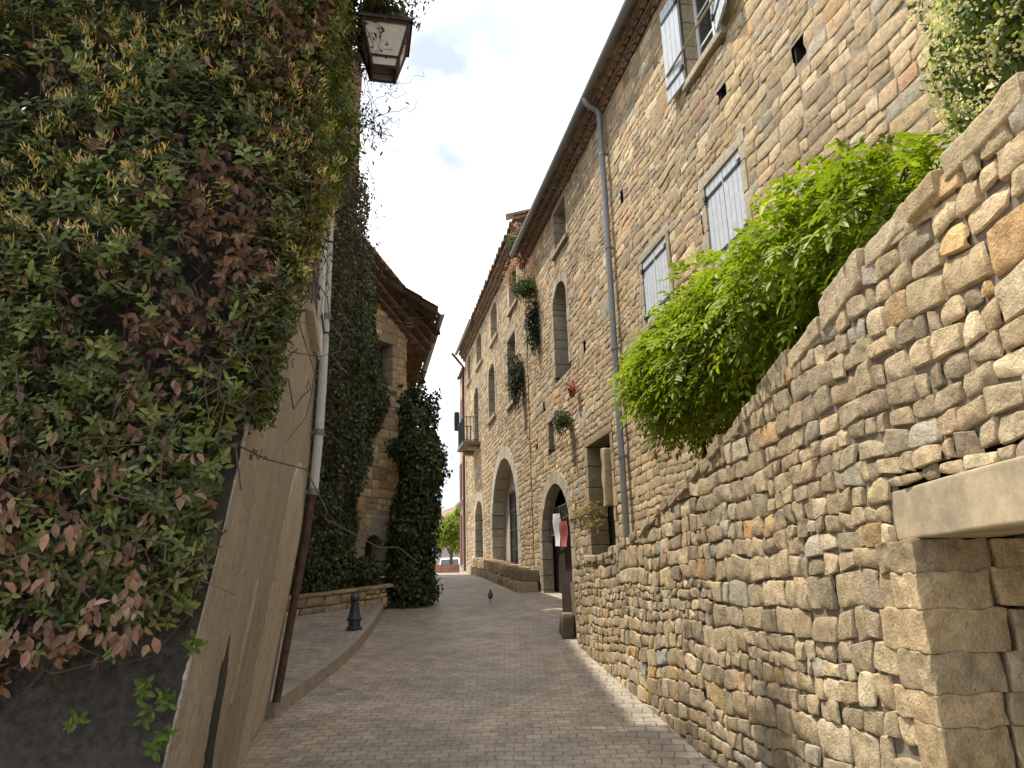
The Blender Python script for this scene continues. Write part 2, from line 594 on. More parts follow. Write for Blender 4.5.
def wall_top(y):
    t = np.interp(y, [-2, 1, 2.0, 2.86, 3.34, 4.09, 5.2, 7.2, 8.9, 10.3, 10.8],
                  [3.2, 3.2, 3.16, 3.07, 2.97, 2.82, 2.63, 2.28, 2.15, 2.14, 2.12])
    return t


AZ = R(-11.7)
FD = np.array([math.sin(AZ), math.cos(AZ)])          # facade direction, away
FN = np.array([-FD[1], FD[0]])                       # facade normal, towards the street
F0 = np.array([0.874, 16.5])


def facade(s, z, out=0.0):
    s = np.asarray(s, float); z = np.asarray(z, float); out = np.asarray(out, float)
    s, z, out = np.broadcast_arrays(s, z, out)
    return np.stack([F0[0] + FD[0] * s + FN[0] * out, F0[1] + FD[1] * s + FN[1] * out, z], -1)


def FP(c):   # local (s, out, z) -> world
    c = np.asarray(c, float)
    return facade(c[:, 0], c[:, 2], c[:, 1])


def strip_sheet(name, ys, xl, xr, mat, dz, nx=6, kind='structure', zfn=road_z):
    mb = MB()
    t = np.linspace(0, 1, nx)
    P = np.zeros((len(ys), nx, 3))
    P[..., 0] = xl[:, None] + (xr - xl)[:, None] * t
    P[..., 1] = ys[:, None]
    P[..., 2] = zfn(ys)[:, None] + dz
    mb.grid(P)
    o = mb.build(name, mat)
    return tag(o, kind=kind)


# terrain sheet
mb = MB()
gy = np.concatenate([np.linspace(-400, -40, 7), np.linspace(-36, 60, 60), np.linspace(80, 900, 15)])
gx = np.linspace(-500, 500, 41)
P = np.zeros((len(gy), len(gx), 3))
P[..., 0] = gx; P[..., 1] = gy[:, None]; P[..., 2] = road_z(gy)[:, None] - 0.03
mb.grid(P)
tag(mb.build('ground', M['ground']), kind='structure')

ys = np.concatenate([np.linspace(-6, 34, 161), np.linspace(35, 120, 30)])
strip_sheet('street', ys, np.interp(ys, [-6, 30, 33, 120], [-5.0, -5.0, -14, -14]),
            np.interp(ys, [-6, 10.8, 11.5, 32, 33, 120], [1.9, 1.2, 2.4, -1.9, 4, 4]), M['pavers'], 0.0, 12)
# pale gutter strip along the foot of the wall
ys2 = np.linspace(-2, 10.75, 90)
gw = np.interp(ys2, [-2, 8.5, 10.2, 10.75], [0.36, 0.36, 0.30, 0.12])
strip_sheet('gutter_strip', ys2, wall_x(ys2) - gw, wall_x(ys2) + 0.1, M['gutter'], 0.004, 4)

# forecourt with its kerb
KX = np.array([-2.17, -2.13, -2.10, -2.09, -2.12, -2.22, -2.42, -2.62])
KY = np.array([7.30, 7.9, 8.6, 9.6, 10.8, 12.2, 14.3, 15.9])
ys3 = np.linspace(7.3, 15.9, 60)
kx = np.interp(ys3, KY, KX)
for _ in range(12):
    kx[1:-1] = (kx[:-2] + kx[1:-1] * 2 + kx[2:]) / 4
strip_sheet('forecourt_pavement', ys3, np.full(60, -9.0), kx - 0.13, M['pavers2'], 0.13, 10)
mb = MB()
L0 = 0.0
i = 0
while i < 58:
    j = min(i + 6, 59)
    ya, yb = ys3[i] + 0.006, ys3[j] - 0.006
    xa, xb = kx[i], kx[j]
    za, zb = road_z(ya), road_z(yb)
    c = [(xa - 0.14, ya, za - .1), (xa + .0, ya, za - .1), (xb, yb, zb - .1), (xb - .14, yb, zb - .1),
         (xa - 0.14, ya, za + .135), (xa - .012, ya, za + .135), (xb - .012, yb, zb + .135), (xb - .14, yb, zb + .135)]
    mb.hexa(c)
    i = j
ko = mb.build('kerb', M['kerb'], smooth=False)
bv = ko.modifiers.new('bevel', 'BEVEL'); bv.width = 0.012; bv.segments = 2
tag(ko, kind='structure')

# ------------------------------------------------------------------ masonry
PAL_WALL = [((.40, .335, .24), 6), ((.36, .315, .24), 5), ((.45, .385, .285), 4), ((.32, .28, .215), 3),
            ((.42, .31, .18), .8), ((.28, .245, .195), 1.5), ((.50, .445, .345), 2.0), ((.36, .345, .31), 1.2)]
PAL_HOUSE = [((.41, .335, .235), 6), ((.37, .31, .225), 4), ((.45, .38, .28), 4), ((.33, .285, .215), 3),
             ((.42, .31, .19), .9), ((.28, .24, .19), 1.4), ((.49, .43, .335), 2), ((.35, .245, .17), .3), ((.35, .335, .30), 1)]
PAL_GREY = [((.38, .325, .245), 5), ((.345, .295, .225), 4), ((.41, .355, .265), 3), ((.31, .27, .205), 3),
            ((.38, .29, .19), .8), ((.27, .235, .185), 1), ((.44, .39, .31), 1.2)]


def pal_pick(pal, n, g):
    w = np.array([p[1] for p in pal]); w = w / w.sum()
    c = np.array([p[0] for p in pal])[g.choice(len(pal), n, p=w)]
    return np.clip(c * g.uniform(0.78, 1.20, (n, 1)) * g.uniform(0.98, 1.02, (n, 3)), 0.02, 0.75)


def layout(s0, s1, z0, z1, band, seg, sub, aspect, g, big=0.12):
    """random rubble brought to rough courses: list of (a, b, c, d)"""
    out = []
    z = z0
    while z < z1:
        hb = g.uniform(*band)
        s = s0 - g.uniform(0, 0.3)
        while s < s1:
            if g.random() < big:
                lg = hb * g.uniform(0.7, 1.5)
                out.append((s, s + lg, z, z + hb))
                s += lg
                continue
            lg = g.uniform(*seg)
            k = int(np.clip(round(hb / g.uniform(*sub)), 1, 5))
            cuts = np.sort(g.uniform(0.75, 1.25, k)); g.shuffle(cuts)
            cuts = np.concatenate([[0], np.cumsum(cuts)]); cuts = cuts / cuts[-1]
            for q in range(k):
                c, d = z + cuts[q] * hb, z + cuts[q + 1] * hb
                a = s
                while a < s + lg - 1e-4:
                    l = (d - c) * g.uniform(*aspect)
                    if s + lg - (a + l) < (d - c) * aspect[0] * 0.8:
                        l = s + lg - a
                    out.append((a, a + l, c, d))
                    a += l
            s += lg
        z += hb
    return np.array(out)


def masonry(mb, Pf, s0, s1, z0, z1, g, pal, band=(.28, .5), seg=(.5, 1.6), sub=(.10, .17), aspect=(1.2, 3.0),
            top=None, bot=None, holes=(), depth=.03, rim=.03, res=(7, 6), gap=.006, wob=.02, wsc=1.1, rough=.008,
            rsc=14., big=.12, jit=.010, rnd_c=.07, exps=(9, 22), dome_h=.002, facet=.010, stone_mat=0, joint_mat=1, back=.03, backstep=.12, special=()):
    st = layout(s0, s1, z0, z1, band, seg, sub, aspect, g, big)
    keep = []
    for a, b, c, d in st:
        a = max(a, s0); b = min(b, s1); d = min(d, z1)
        if b - a < .03 or d - c < .02:
            continue
        m = (a + b) / 2
        if top is not None and c > min(top(a), top(b), top(m)) - .02:
            continue
        if bot is not None and d < bot(m):
            continue
        ok = True
        for h in holes:
            iv = h(c, d)
            if iv is None:
                continue
            u0, u1 = iv
            if b <= u0 or a >= u1:
                continue
            la, lb = u0 - a, b - u1
            if max(la, lb) < .035 or max(la, lb) < .35 * (b - a):
                # try to keep the part above or below the opening
                done = False
                for zc in np.linspace(c, d, 9)[1:-1]:
                    if d - zc < .035:
                        break
                    v = h(zc, d)
                    if v is None or b <= v[0] or a >= v[1]:
                        c = zc; done = True
                        break
                if not done:
                    for zc in np.linspace(d, c, 9)[1:-1]:
                        if zc - c < .035:
                            break
                        v = h(c, zc)
                        if v is None or b <= v[0] or a >= v[1]:
                            d = zc; done = True
                            break
                if done:
                    continue
            if max(la, lb) < .035:
                ok = False
                break
            if la >= lb:
                b = u0
            else:
                a = u1
        if ok:
            keep.append((a, b, c, d))
    st = np.array(keep)
    N = len(st)
    nu, nv = res
    e = lambda n: np.concatenate([[-1, -.965], np.linspace(-.89, .89, n - 4), [.965, 1]])
    U, V = np.meshgrid(e(nu), e(nv))
    U = U[None]; V = V[None]
    rnd = lambda lo, hi: g.uniform(lo, hi, (N, 1, 1))
    rr = rnd(.0, rnd_c)
    Ur = U * (1 - rr * V ** 4)
    Vr = V * (1 - rr * U ** 4)
    A, B, C, D = [st[:, q][:, None, None] for q in range(4)]
    hx = (B - A) / 2 - gap * rnd(.7, 2.2)
    hz = (D - C) / 2 - gap * rnd(.5, 1.6)
    S = (A + B) / 2 + hx * Ur
    Z = (C + D) / 2 + hz * Vr
    # uneven corners
    for su in (-1, 1):
        for sv in (-1, 1):
            w = (1 + su * Ur) * (1 + sv * Vr) / 4
            S = S + w * rnd(-jit, jit)
            Z = Z + w * rnd(-jit, jit)
    q = np.stack([S * wsc, Z * wsc, np.zeros_like(S)], -1)
    Z = Z + wob * noise3(q + 3.3) + .5 * wob * noise3(q * 2.7 + 9)
    S = S + .6 * wob * noise3(q + 17.1)
    if top is not None:
        Z = np.minimum(Z, top(S) - .004)
    ex = rnd(*exps)
    q0 = np.stack([S, Z, np.broadcast_to(rnd(0, 50), S.shape)], -1)
    wear = .035 * noise3(q0, 26.)
    fx = [0, .90, .965, 1.0]; fy = [1, 1, .86, 0]
    prof = np.interp(np.abs(U) + wear, fx, fy) * np.interp(np.abs(V) + wear, fx, fy)
    dome = rnd(0, dome_h) * (1 - U ** 2) * (1 - V ** 2)
    chip = 0
    for _k in range(4):
        th = rnd(0, 2 * np.pi)
        chip = chip + np.clip(U * np.cos(th) + V * np.sin(th) - rnd(.25, 1.0), 0, 2) * rnd(.2, 1.0)
    chip = facet * chip
    dep = rnd(.0, depth) + rnd(-.3, .3) * depth * U + rnd(-.3, .3) * depth * V
    q3 = np.stack([S, Z, np.broadcast_to(rnd(0, 50), S.shape)], -1)
    nz = noise3(q3, rsc) + .55 * noise3(q3, rsc * 2.3) - .6 * np.clip(noise3(q3 + 31, rsc * .8) - .25, 0, 1)
    out = -rim + (rim + dep + dome - chip + rough * nz) * prof
    P = Pf(S, Z, out)
    col = pal_pick(pal, N, g)
    for (sx, sz, cc) in special:
        k = np.argmin((st[:, :2].mean(1) - sx) ** 2 * .3 + (st[:, 2:].mean(1) - sz) ** 2)
        col[k] = cc
    colv = np.repeat(col, nu * nv, axis=0)
    i0 = np.arange(nu * nv).reshape(nv, nu)
    f = np.stack([i0[:-1, :-1], i0[:-1, 1:], i0[1:, 1:], i0[1:, :-1]], -1).reshape(-1, 4)
    F = (f[None] + (np.arange(N) * nu * nv)[:, None, None]).reshape(-1, 4)
    mb.add(P.reshape(-1, 3), F, stone_mat, colv)
    # joint backing with the openings left out
    ss = np.arange(s0, s1 + backstep * .5, backstep)
    zz = np.arange(z0, z1 + backstep * .5, backstep)
    SS, ZZ = np.meshgrid(ss, zz)
    if top is not None:
        ZZ = np.minimum(ZZ, top(SS) - .02)
    BP = Pf(SS, ZZ, np.full(SS.shape, -back) + .006 * noise3(np.stack([SS, ZZ, SS * 0], -1), 9.))
    idx = np.arange(SS.size).reshape(SS.shape)
    f = np.stack([idx[:-1, :-1], idx[:-1, 1:], idx[1:, 1:], idx[1:, :-1]], -1).reshape(-1, 4)
    cs = (SS[:-1, :-1] + SS[1:, 1:]).ravel() / 2
    cz = (ZZ[:-1, :-1] + ZZ[1:, 1:]).ravel() / 2
    ok = (ZZ[1:, 1:] - ZZ[:-1, :-1]).ravel() > 1e-3
    for h in holes:
        for q in np.nonzero(ok)[0]:
            iv = h(cz[q], cz[q])
            if iv is not None and iv[0] < cs[q] < iv[1]:
                ok[q] = False
    mb.add(BP.reshape(-1, 3), f[ok], joint_mat, (1, 1, 1))


def rect_hole(s0, s1, z0, z1, m=0.0):
    def h(c, d):
        if d <= z0 - m or c >= z1 + m:
            return None
        return (s0 - m, s1 + m)
    return h


def arch_hole(s0, s1, z0, zs, rise, m=0.0):
    """opening with straight jambs to zs and an (elliptic) arch of given rise above"""
    cs, hw = (s0 + s1) / 2, (s1 - s0) / 2 + m
    rs = rise + m

    def h(c, d):
        if d <= z0 - m or c >= zs + rs:
            return None
        zz = max(c, z0)
        if zz <= zs:
            return (cs - hw, cs + hw)
        w = hw * math.sqrt(max(0, 1 - ((zz - zs) / rs) ** 2))
        if w < .01:
            return None
        return (cs - w, cs + w)
    return h


def outline(s0, s1, z0, zs, rise, n=11, grow=0.0):
    cs, hw = (s0 + s1) / 2, (s1 - s0) / 2
    a = np.linspace(np.pi, 0, n)
    return np.stack([cs + (hw + grow) * np.cos(a), zs + (rise + grow) * np.sin(a)], -1)


def surround(mb, Pf, s0, s1, z0, z1, g, w=.16, dep=.3, proud=.012, arch=0.0, sill=True, lintel=True, blk=(.2, .4),
             pal=((.42, .36, .27), (.38, .33, .25), (.46, .40, .31)), mat=0, nv=11):
    """dressed stone blocks round an opening; their inner faces are the reveals"""
    fn = lambda c: Pf(c[:, 0], c[:, 2], c[:, 1])
    zs = z1 - arch
    pk = lambda: np.array(pal[g.integers(len(pal))]) * g.uniform(.88, 1.1)
    for sd in (-1, 1):
        z = z0
        k = 0
        while z < zs - 1e-3:
            h = g.uniform(*blk)
            if zs - (z + h) < blk[0] * .6:
                h = zs - z
            ww = w * (1.0 + .45 * (k % 2)) * g.uniform(.85, 1.1)
            a, b = (s0 - ww, s0) if sd < 0 else (s1, s1 + ww)
            mb.rbox(((a + b) / 2, (proud - dep) / 2 + g.uniform(-.004, .004), z + h / 2),
                    ((b - a) / 2 - .003, (proud + dep) / 2, h / 2 - .004), .012, 4, .003, 9, mat, pk(), fn)
            z += h
            k += 1
    if arch > 0:
        n = nv
        inn = outline(s0, s1, z0, zs, arch, n)
        out = outline(s0, s1, z0, zs, arch, n, w * 1.15)
        for q in range(n - 1):
            t = .03
            i0 = inn[q] * (1 - t) + inn[q + 1] * t; i1 = inn[q] * t + inn[q + 1] * (1 - t)
            o0 = out[q] * (1 - t) + out[q + 1] * t; o1 = out[q] * t + out[q + 1] * (1 - t)
            c = []
            for oo in (-dep, proud + g.uniform(-.006, .006)):
                c += [(i0[0], oo, i0[1]), (i1[0], oo, i1[1]), (o1[0], oo, o1[1]), (o0[0], oo, o0[1])]
            mb.hexa(fn(np.array(c)), mat, pk())
    elif lintel:
        mb.rbox(((s0 + s1) / 2, (proud - dep) / 2, z1 + w * .6), ((s1 - s0) / 2 + w * 1.1, (proud + dep) / 2, w * .6 - .003),
                .012, 5, .003, 9, mat, pk(), fn)
    if sill:
        mb.rbox(((s0 + s1) / 2, (proud + .06 - dep) / 2, z0 - .055), ((s1 - s0) / 2 + w * .9, (proud + .06 + dep) / 2, .05),
                .012, 5, .003, 9, mat, pk(), fn)


# ================================================================== RIGHT: RETAINING WALL
rwall = empty('retaining_wall', (1.5, 3.0, 0.2), 'sunlit dry stone retaining wall with sloping top and a lintel over a low opening', 'stone wall')


def wallP(s, z, out):
    s = np.asarray(s, float)
    return np.stack(np.broadcast_arrays(wall_x(s) - out, s + out * (wall_x(s + .05) - wall_x(s - .05)) / .1, z), -1)


g = np.random.default_rng(21)
JY, LZ = 2.93, 1.87
# quoin blocks at the far jamb of the opening
qz = [.12, .30, .50, .66, .88, 1.06, 1.22, 1.33, 1.47, 1.62, 1.755, 1.874]
ql = [.30, .22, .36, .24, .40, .20, .34, .25, .36, .21, .30]


def quoin_hole(c, d):
    m = min(max((c + d) / 2, .12), 1.859)
    if d <= .1 or c >= LZ - .03:
        return None
    k = int(np.searchsorted(qz, m) - 1)
    return (.9, JY + ql[max(0, min(k, 10))])


def lintel_hole(c, d):
    if d <= LZ - .02 or c >= 2.075:
        return None
    return (.6, 3.085)


mb = MB()
masonry(mb, wallP, -2.0, 10.78, -.15, 3.3, g, PAL_WALL, band=(.24, .40), seg=(.6, 1.8), sub=(.075, .145), aspect=(.8, 2.3),
        top=wall_top, bot=lambda s: road_z(s) - .1, holes=[quoin_hole, lintel_hole], depth=.010, rim=.014, res=(15, 12),
        gap=.003, wob=.035, rough=.0055, facet=.014, rsc=17, big=.09, jit=.016, back=.0155, exps=(9, 26), rnd_c=.10,
        special=[(7.1, 1.05, (.50, .31, .10)), (7.7, 1.15, (.48, .30, .11)), (5.6, 1.9, (.44, .29, .16)), (6.7, 1.2, (.40, .42, .42)),
                 (4.6, 2.1, (.45, .30, .14)), (7.4, .85, (.47, .33, .15))])
# end face of the wall, turning back to the house
masonry(mb, lambda s, z, o: np.stack(np.broadcast_arrays(.78 + np.asarray(s), 10.8 + np.asarray(o), z), -1), 0, 1.5, .8, 2.12, g, PAL_WALL,
        band=(.24, .4), seg=(.5, 1.2), depth=.03, res=(7, 7))
mb.build('stonework', [M['wall_stone'], M['joint_dark']], rwall, sharp=32)

mb = MB()
for k in range(11):
    z0, z1, l = qz[k], qz[k + 1], ql[k]
    c = pal_pick(PAL_WALL, 1, g)[0] * np.array([1.0, .98, .95])
    d1 = g.uniform(.22, .33)
    mb.rbox((wall_x(JY + .1) + d1 / 2 - .03, JY + l / 2, (z0 + z1) / 2), (d1 / 2 - .006, l / 2 - .001, (z1 - z0) / 2 + .001), .007, 20, .009, 19,
            0, c, None, k)
    c = pal_pick(PAL_WALL, 1, g)[0]
    x0 = wall_x(JY + .1) + d1 - .018
    mb.rbox((x0 + .07, JY + .14, (z0 + z1) / 2 + g.uniform(-.01, .01)), (.070, .14, (z1 - z0) / 2 + .001), .007, 16, .009, 19, 0, c, None, k + 30)
mb.build('jamb_quoin', M['wall_stone'], rwall)
mb = MB()
mb.rbox((wall_x(2.) + .13, 1.85, 1.972), (.165, 1.25, .098), .010, 26, .003, 7)
mb.build('lintel', M['concrete'], rwall)
# the dark store behind the opening
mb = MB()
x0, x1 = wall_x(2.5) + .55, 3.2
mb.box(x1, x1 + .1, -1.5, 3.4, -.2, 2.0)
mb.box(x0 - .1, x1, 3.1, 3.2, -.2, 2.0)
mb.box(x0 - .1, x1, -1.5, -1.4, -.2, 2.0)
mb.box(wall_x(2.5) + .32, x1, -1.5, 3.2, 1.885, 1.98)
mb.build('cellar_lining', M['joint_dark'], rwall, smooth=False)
mb = MB()
TILT = []
y = -1.8
while y < 10.6:
    l = g.uniform(.14, .34) * (1.35 if y < 4 else .9)
    yc = y + l / 2
    sl = (wall_top(y + l) - wall_top(y)) / l

    def fn(c, yc=yc, sl=sl, tilt=None, dz_=None):
        tilt, dz_ = TILT[-1]
        o = np.array(c)
        o[:, 2] += wall_top(yc) - .05 + dz_ + (c[:, 1]) * (sl + tilt)
        o[:, 0] += wall_x(yc + c[:, 1])
        o[:, 1] += yc
        return o
    hh = g.uniform(.022, .048) * (1.7 if y < 4 else 1.0)
    TILT.append((g.uniform(-.10, .10), g.uniform(-.02, .012)))
    mb.rbox((.16, 0, hh * .4), (.165 + g.uniform(0, .03), l / 2 - .013, hh * g.uniform(.8, 1.3)), min(hh * .35, .016), 11, .008, 19, 0, pal_pick(PAL_WALL, 1, g)[0] * .92, fn, int(y * 10) + 40)
    y += l
mb.build('coping', M['wall_stone'], rwall, sharp=40)

# raised earth terrace between wall and house
mb = MB()
yy = np.linspace(-2, 10.7, 50)
t = np.linspace(0, 1, 8)
xr = F0[0] + FD[0] * ((yy - F0[1]) / FD[1]) + .3
P = np.zeros((50, 8, 3))
P[..., 0] = (wall_x(yy) + .12)[:, None] + (xr - wall_x(yy) - .12)[:, None] * t
P[..., 1] = yy[:, None]
P[..., 2] = (wall_top(yy) - .10)[:, None] + .05 * noise3(np.stack([P[..., 0], P[..., 1], P[..., 0] * 0], -1), 2.)
mb.grid(P)
tag(mb.build('terrace_ground', M['earth']), kind='structure')
# ledge of ground between the wall end and the house
mb = MB()
mb.box(.80, 2.4, 10.70, 14.4, .5, 1.9, fn=None)
tb = mb.build('terrace_step', M['earth'], smooth=False)
tag(tb, kind='structure')

# ================================================================== RIGHT: HOUSES
AB = 2.25          # party line between the two houses
ZA, ZB = 10.12, 11.05


def panel_boards(mb, Pf, s0, s1, z0, z1, o, th=.03, n=6, mat=0, col=(1, 1, 1)):
    w = (s1 - s0) / n
    for k in range(n):
        a, b = s0 + k * w + .0045, s0 + (k + 1) * w - .0045
        mb.box(a, b, o - th / 2, o + th / 2, z0, z1, mat, col, lambda c: Pf(c[:, 0], c[:, 2], c[:, 1]))


def window_leaf(parent, Pf, s0, s1, z0, z1, o, frame_mat, name='window', cols=2, rows=3, fw=.05):
    fn = lambda c: Pf(c[:, 0], c[:, 2], c[:, 1])
    mb = MB()
    for (a, b, c, d) in ((s0, s0 + fw, z0, z1), (s1 - fw, s1, z0, z1), (s0 + fw, s1 - fw, z0, z0 + fw), (s0 + fw, s1 - fw, z1 - fw, z1)):
        mb.box(a, b, o - .02, o + .02, c, d, fn=fn)
    for k in range(1, cols):
        x = s0 + (s1 - s0) * k / cols
        mb.box(x - fw * .45, x + fw * .45, o - .016, o + .016, z0 + fw, z1 - fw, fn=fn)
    for k in range(1, rows):
        z = z0 + (z1 - z0) * k / rows
        mb.box(s0 + fw, s1 - fw, o - .011, o + .011, z - .014, z + .014, fn=fn)
    w = mb.build(name, frame_mat, parent, smooth=False)
    mb = MB()
    mb.box(s0 + .01, s1 - .01, o - .006, o - .001, z0 + .01, z1 - .01, fn=fn)
    mb.build('pane', M['glass'], w, smooth=False)
    return w


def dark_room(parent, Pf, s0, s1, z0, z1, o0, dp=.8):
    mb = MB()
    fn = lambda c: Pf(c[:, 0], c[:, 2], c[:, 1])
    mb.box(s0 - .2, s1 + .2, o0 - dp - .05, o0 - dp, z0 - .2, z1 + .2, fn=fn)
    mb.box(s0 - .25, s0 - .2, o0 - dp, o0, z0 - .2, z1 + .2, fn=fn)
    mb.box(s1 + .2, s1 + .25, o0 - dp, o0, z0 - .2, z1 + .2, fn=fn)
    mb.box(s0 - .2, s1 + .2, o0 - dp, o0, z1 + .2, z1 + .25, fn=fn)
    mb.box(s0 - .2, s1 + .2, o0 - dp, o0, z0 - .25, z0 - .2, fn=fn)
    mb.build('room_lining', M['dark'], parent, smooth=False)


def tile_roof(parent, Pf, s0, s1, out0, z0, run, pitch, g, name='roof', tw=.2, tl=.36):
    """canal tiles: wavy rows lapping down to the eave (Pf takes s, z, out)"""
    mb = MB()
    nt_ = int((s1 - s0) / tw)
    rows = int(run / tl)
    k = 8
    for r in range(rows):
        # two profile lines, lower edge lifted over the row below
        u = np.linspace(s0, s0 + nt_ * tw, nt_ * k + 1)
        wv = .055 * np.abs(np.cos(np.pi * (u - s0) / tw)) ** .6 * np.sign(np.cos(np.pi * (u - s0) / tw)) + .05
        jitt = g.uniform(-.02, .02, nt_ + 2)[((u - s0) / tw).astype(int)]
        o_a = out0 - r * tl + jitt; o_b = out0 - (r + 1.12) * tl
        za = z0 + (out0 - o_a) * pitch + .03 + wv + g.uniform(-.008, .008, nt_ + 2)[((u - s0) / tw).astype(int)]
        zb = z0 + (out0 - o_b) * pitch + wv
        tc = pal_pick([((.26, .175, .125), 4), ((.22, .16, .12), 3), ((.31, .24, .175), 2), ((.18, .14, .11), 2)], nt_ + 2, g)
        c = tc[((u - s0) / tw).astype(int)]
        th = .018
        L_ = [Pf(u, za - th, o_a), Pf(u, za, o_a), Pf(u, (za + zb) / 2, (o_a + o_b) / 2), Pf(u, zb, o_b + 0 * u), Pf(u, zb - th, o_b + 0 * u), Pf(u, za - th, o_a)]
        mb.grid(np.array(L_), 0, np.repeat(c[None], 6, 0))
    return mb.build(name, M['tile'], parent)


def genoise(parent, Pf, s0, s1, ztop, outs, g, name='tile_cornice'):
    """rows of half-round tiles corbelled out under the eave"""
    mb = MB()
    fn = lambda c: Pf(c[:, 0], c[:, 2], c[:, 1])
    rh = .12
    for r, o in enumerate(outs):
        zb = ztop - (len(outs) - r) * rh
        mb.box(s0, s1, -.05, o, zb + .085, zb + rh - .004, fn=fn, col=(.33, .24, .17))
        n = int((s1 - s0) / .2)
        an = np.linspace(0, np.pi, 7)
        for k in range(n):
            c0 = s0 + (k + .5) * .2
            oo = o - .01 + g.uniform(-.012, .012)
            arc = np.stack([c0 + .092 * np.cos(an), zb + .085 * np.sin(an)], -1)
            arci = np.stack([c0 + .074 * np.cos(an), zb + .067 * np.sin(an)], -1)
            cc = pal_pick([((.27, .185, .13), 3), ((.23, .165, .125), 2), ((.32, .25, .18), 2)], 1, g)[0]
            rows = [Pf(arc[:, 0], arc[:, 1], -.05), Pf(arc[:, 0], arc[:, 1], oo), Pf(arci[:, 0], arci[:, 1], oo), Pf(arci[:, 0], arci[:, 1], oo - .10)]
            mb.grid(np.array(rows), 0, cc)
            mid = Pf(arci[:, 0], arci[:, 1], oo - .05)
            mb.add(mid, [tuple(range(7))], 0, (.36, .29, .22))
    return mb.build(name, M['tile'], parent, sharp=40)


# ---- near house (A)
houseA = empty('stone_house', (F0[0] + FD[0] * -4, F0[1] + FD[1] * -4, 1.3), 'near tan rubble stone house with grey white shutters and long downpipe', 'house')
gA = np.random.default_rng(5)
holesA = []
darkA = MB()


def surr(parent, *a, **k):
    m_ = MB()
    surround(m_, *a, **k)
    return m_.build('window_surround', M['dressed'], parent)


WIN = dict(top=(-8.78, -7.86, 8.27, 9.72), mid=(-8.86, -7.95, 5.46, 6.62), small=(-6.66, -5.72, 5.54, 6.60))
for k, (a, b, c, d) in WIN.items():
    holesA.append(rect_hole(a, b, c, d, .14))
    surr(houseA, facade, a, b, c, d, gA, .13, .26, .008)
# two openings in the far part
aw1 = (-1.75, -.80, 9.02, 9.98)
holesA.append(rect_hole(*aw1, .12)); surr(houseA, facade, *aw1, gA, .15, .45)
aw2 = (-1.50, -.42, 6.28, 8.26)
holesA.append(arch_hole(aw2[0], aw2[1], aw2[2], 7.85, .41, .13)); surr(houseA, facade, *aw2, gA, .16, .5, arch=.41, sill=False)
slit = (-.06, .38, 4.85, 5.44)
holesA.append(rect_hole(*slit, .10)); surr(houseA, facade, *slit, gA, .12, .3, sill=False)
cart = (-1.05, 1.35, 1.3, 4.05)
holesA.append(arch_hole(cart[0], cart[1], 1.2, 2.9, 1.15, .2)); surr(houseA, facade, *cart, gA, .24, .24, arch=1.15, sill=False, nv=15)
niche = (-3.75, -2.42, 1.5, 4.36)
holesA.append(rect_hole(*niche, .16)); surr(houseA, facade, *niche, gA, .13, .34, sill=False,
                                                pal=((.40, .31, .19), (.42, .34, .22), (.38, .30, .2)))
# small putlog holes
for (s_, z_) in ((-8.65, 7.53), (-2.6, 6.3), (1.55, 5.15), (-10.2, 6.9), (-5.1, 8.1), (.75, 5.9)):
    holesA.append(rect_hole(s_ - .09, s_ + .09, z_ - .11, z_ + .11))
    darkA = MB()
    darkA.box(s_ - .12, s_ + .12, -.30, -.28, z_ - .13, z_ + .13, fn=FP)
    for (a, b, c, d) in ((s_ - .12, s_ - .10, z_ - .13, z_ + .13), (s_ + .10, s_ + .12, z_ - .13, z_ + .13)):
        darkA.box(a, b, -.28, -.03, c, d, fn=FP)
    darkA.box(s_ - .12, s_ + .12, -.28, -.03, z_ + .115, z_ + .135, fn=FP)
    darkA.box(s_ - .12, s_ + .12, -.28, -.03, z_ - .135, z_ - .115, fn=FP)
    darkA.build('putlog_hole', M['dark'], houseA, smooth=False)
mb = MB()
masonry(mb, facade, -14.5, AB, 1.0, ZA, gA, PAL_HOUSE, band=(.24, .46), seg=(.6, 2.0), sub=(.085, .17), aspect=(1.0, 3.0),
        holes=holesA, depth=.008, rim=.008, res=(9, 8), gap=.0028, wob=.03, rough=.0045, back=.006, big=.12, jit=.016, exps=(10, 26), rnd_c=.12)
# upper near-end return and back of the house
mb.box(-14.5, AB, -7, -.35, 1.0, ZA, 2, fn=None) if False else None
mb.build('wall', [M['house_stone'], M['joint']], houseA, sharp=32)
mb = MB()
FB = lambda c: FP(c)
mb.box(-14.5, -14.4, -6, -.04, 1.0, ZA + .3, fn=FB)
mb.box(-14.5, AB, -6.1, -6, 1.0, ZA + .3, fn=FB)
mb.box(AB - .1, AB, -6, -.05, 1.0, ZA + .3, fn=FB)
mb.build('back_wall', M['plaster_back'], houseA, smooth=False)
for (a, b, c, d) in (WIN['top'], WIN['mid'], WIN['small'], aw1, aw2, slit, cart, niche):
    dark_room(houseA, facade, a, b, c, d, -.27, .9)


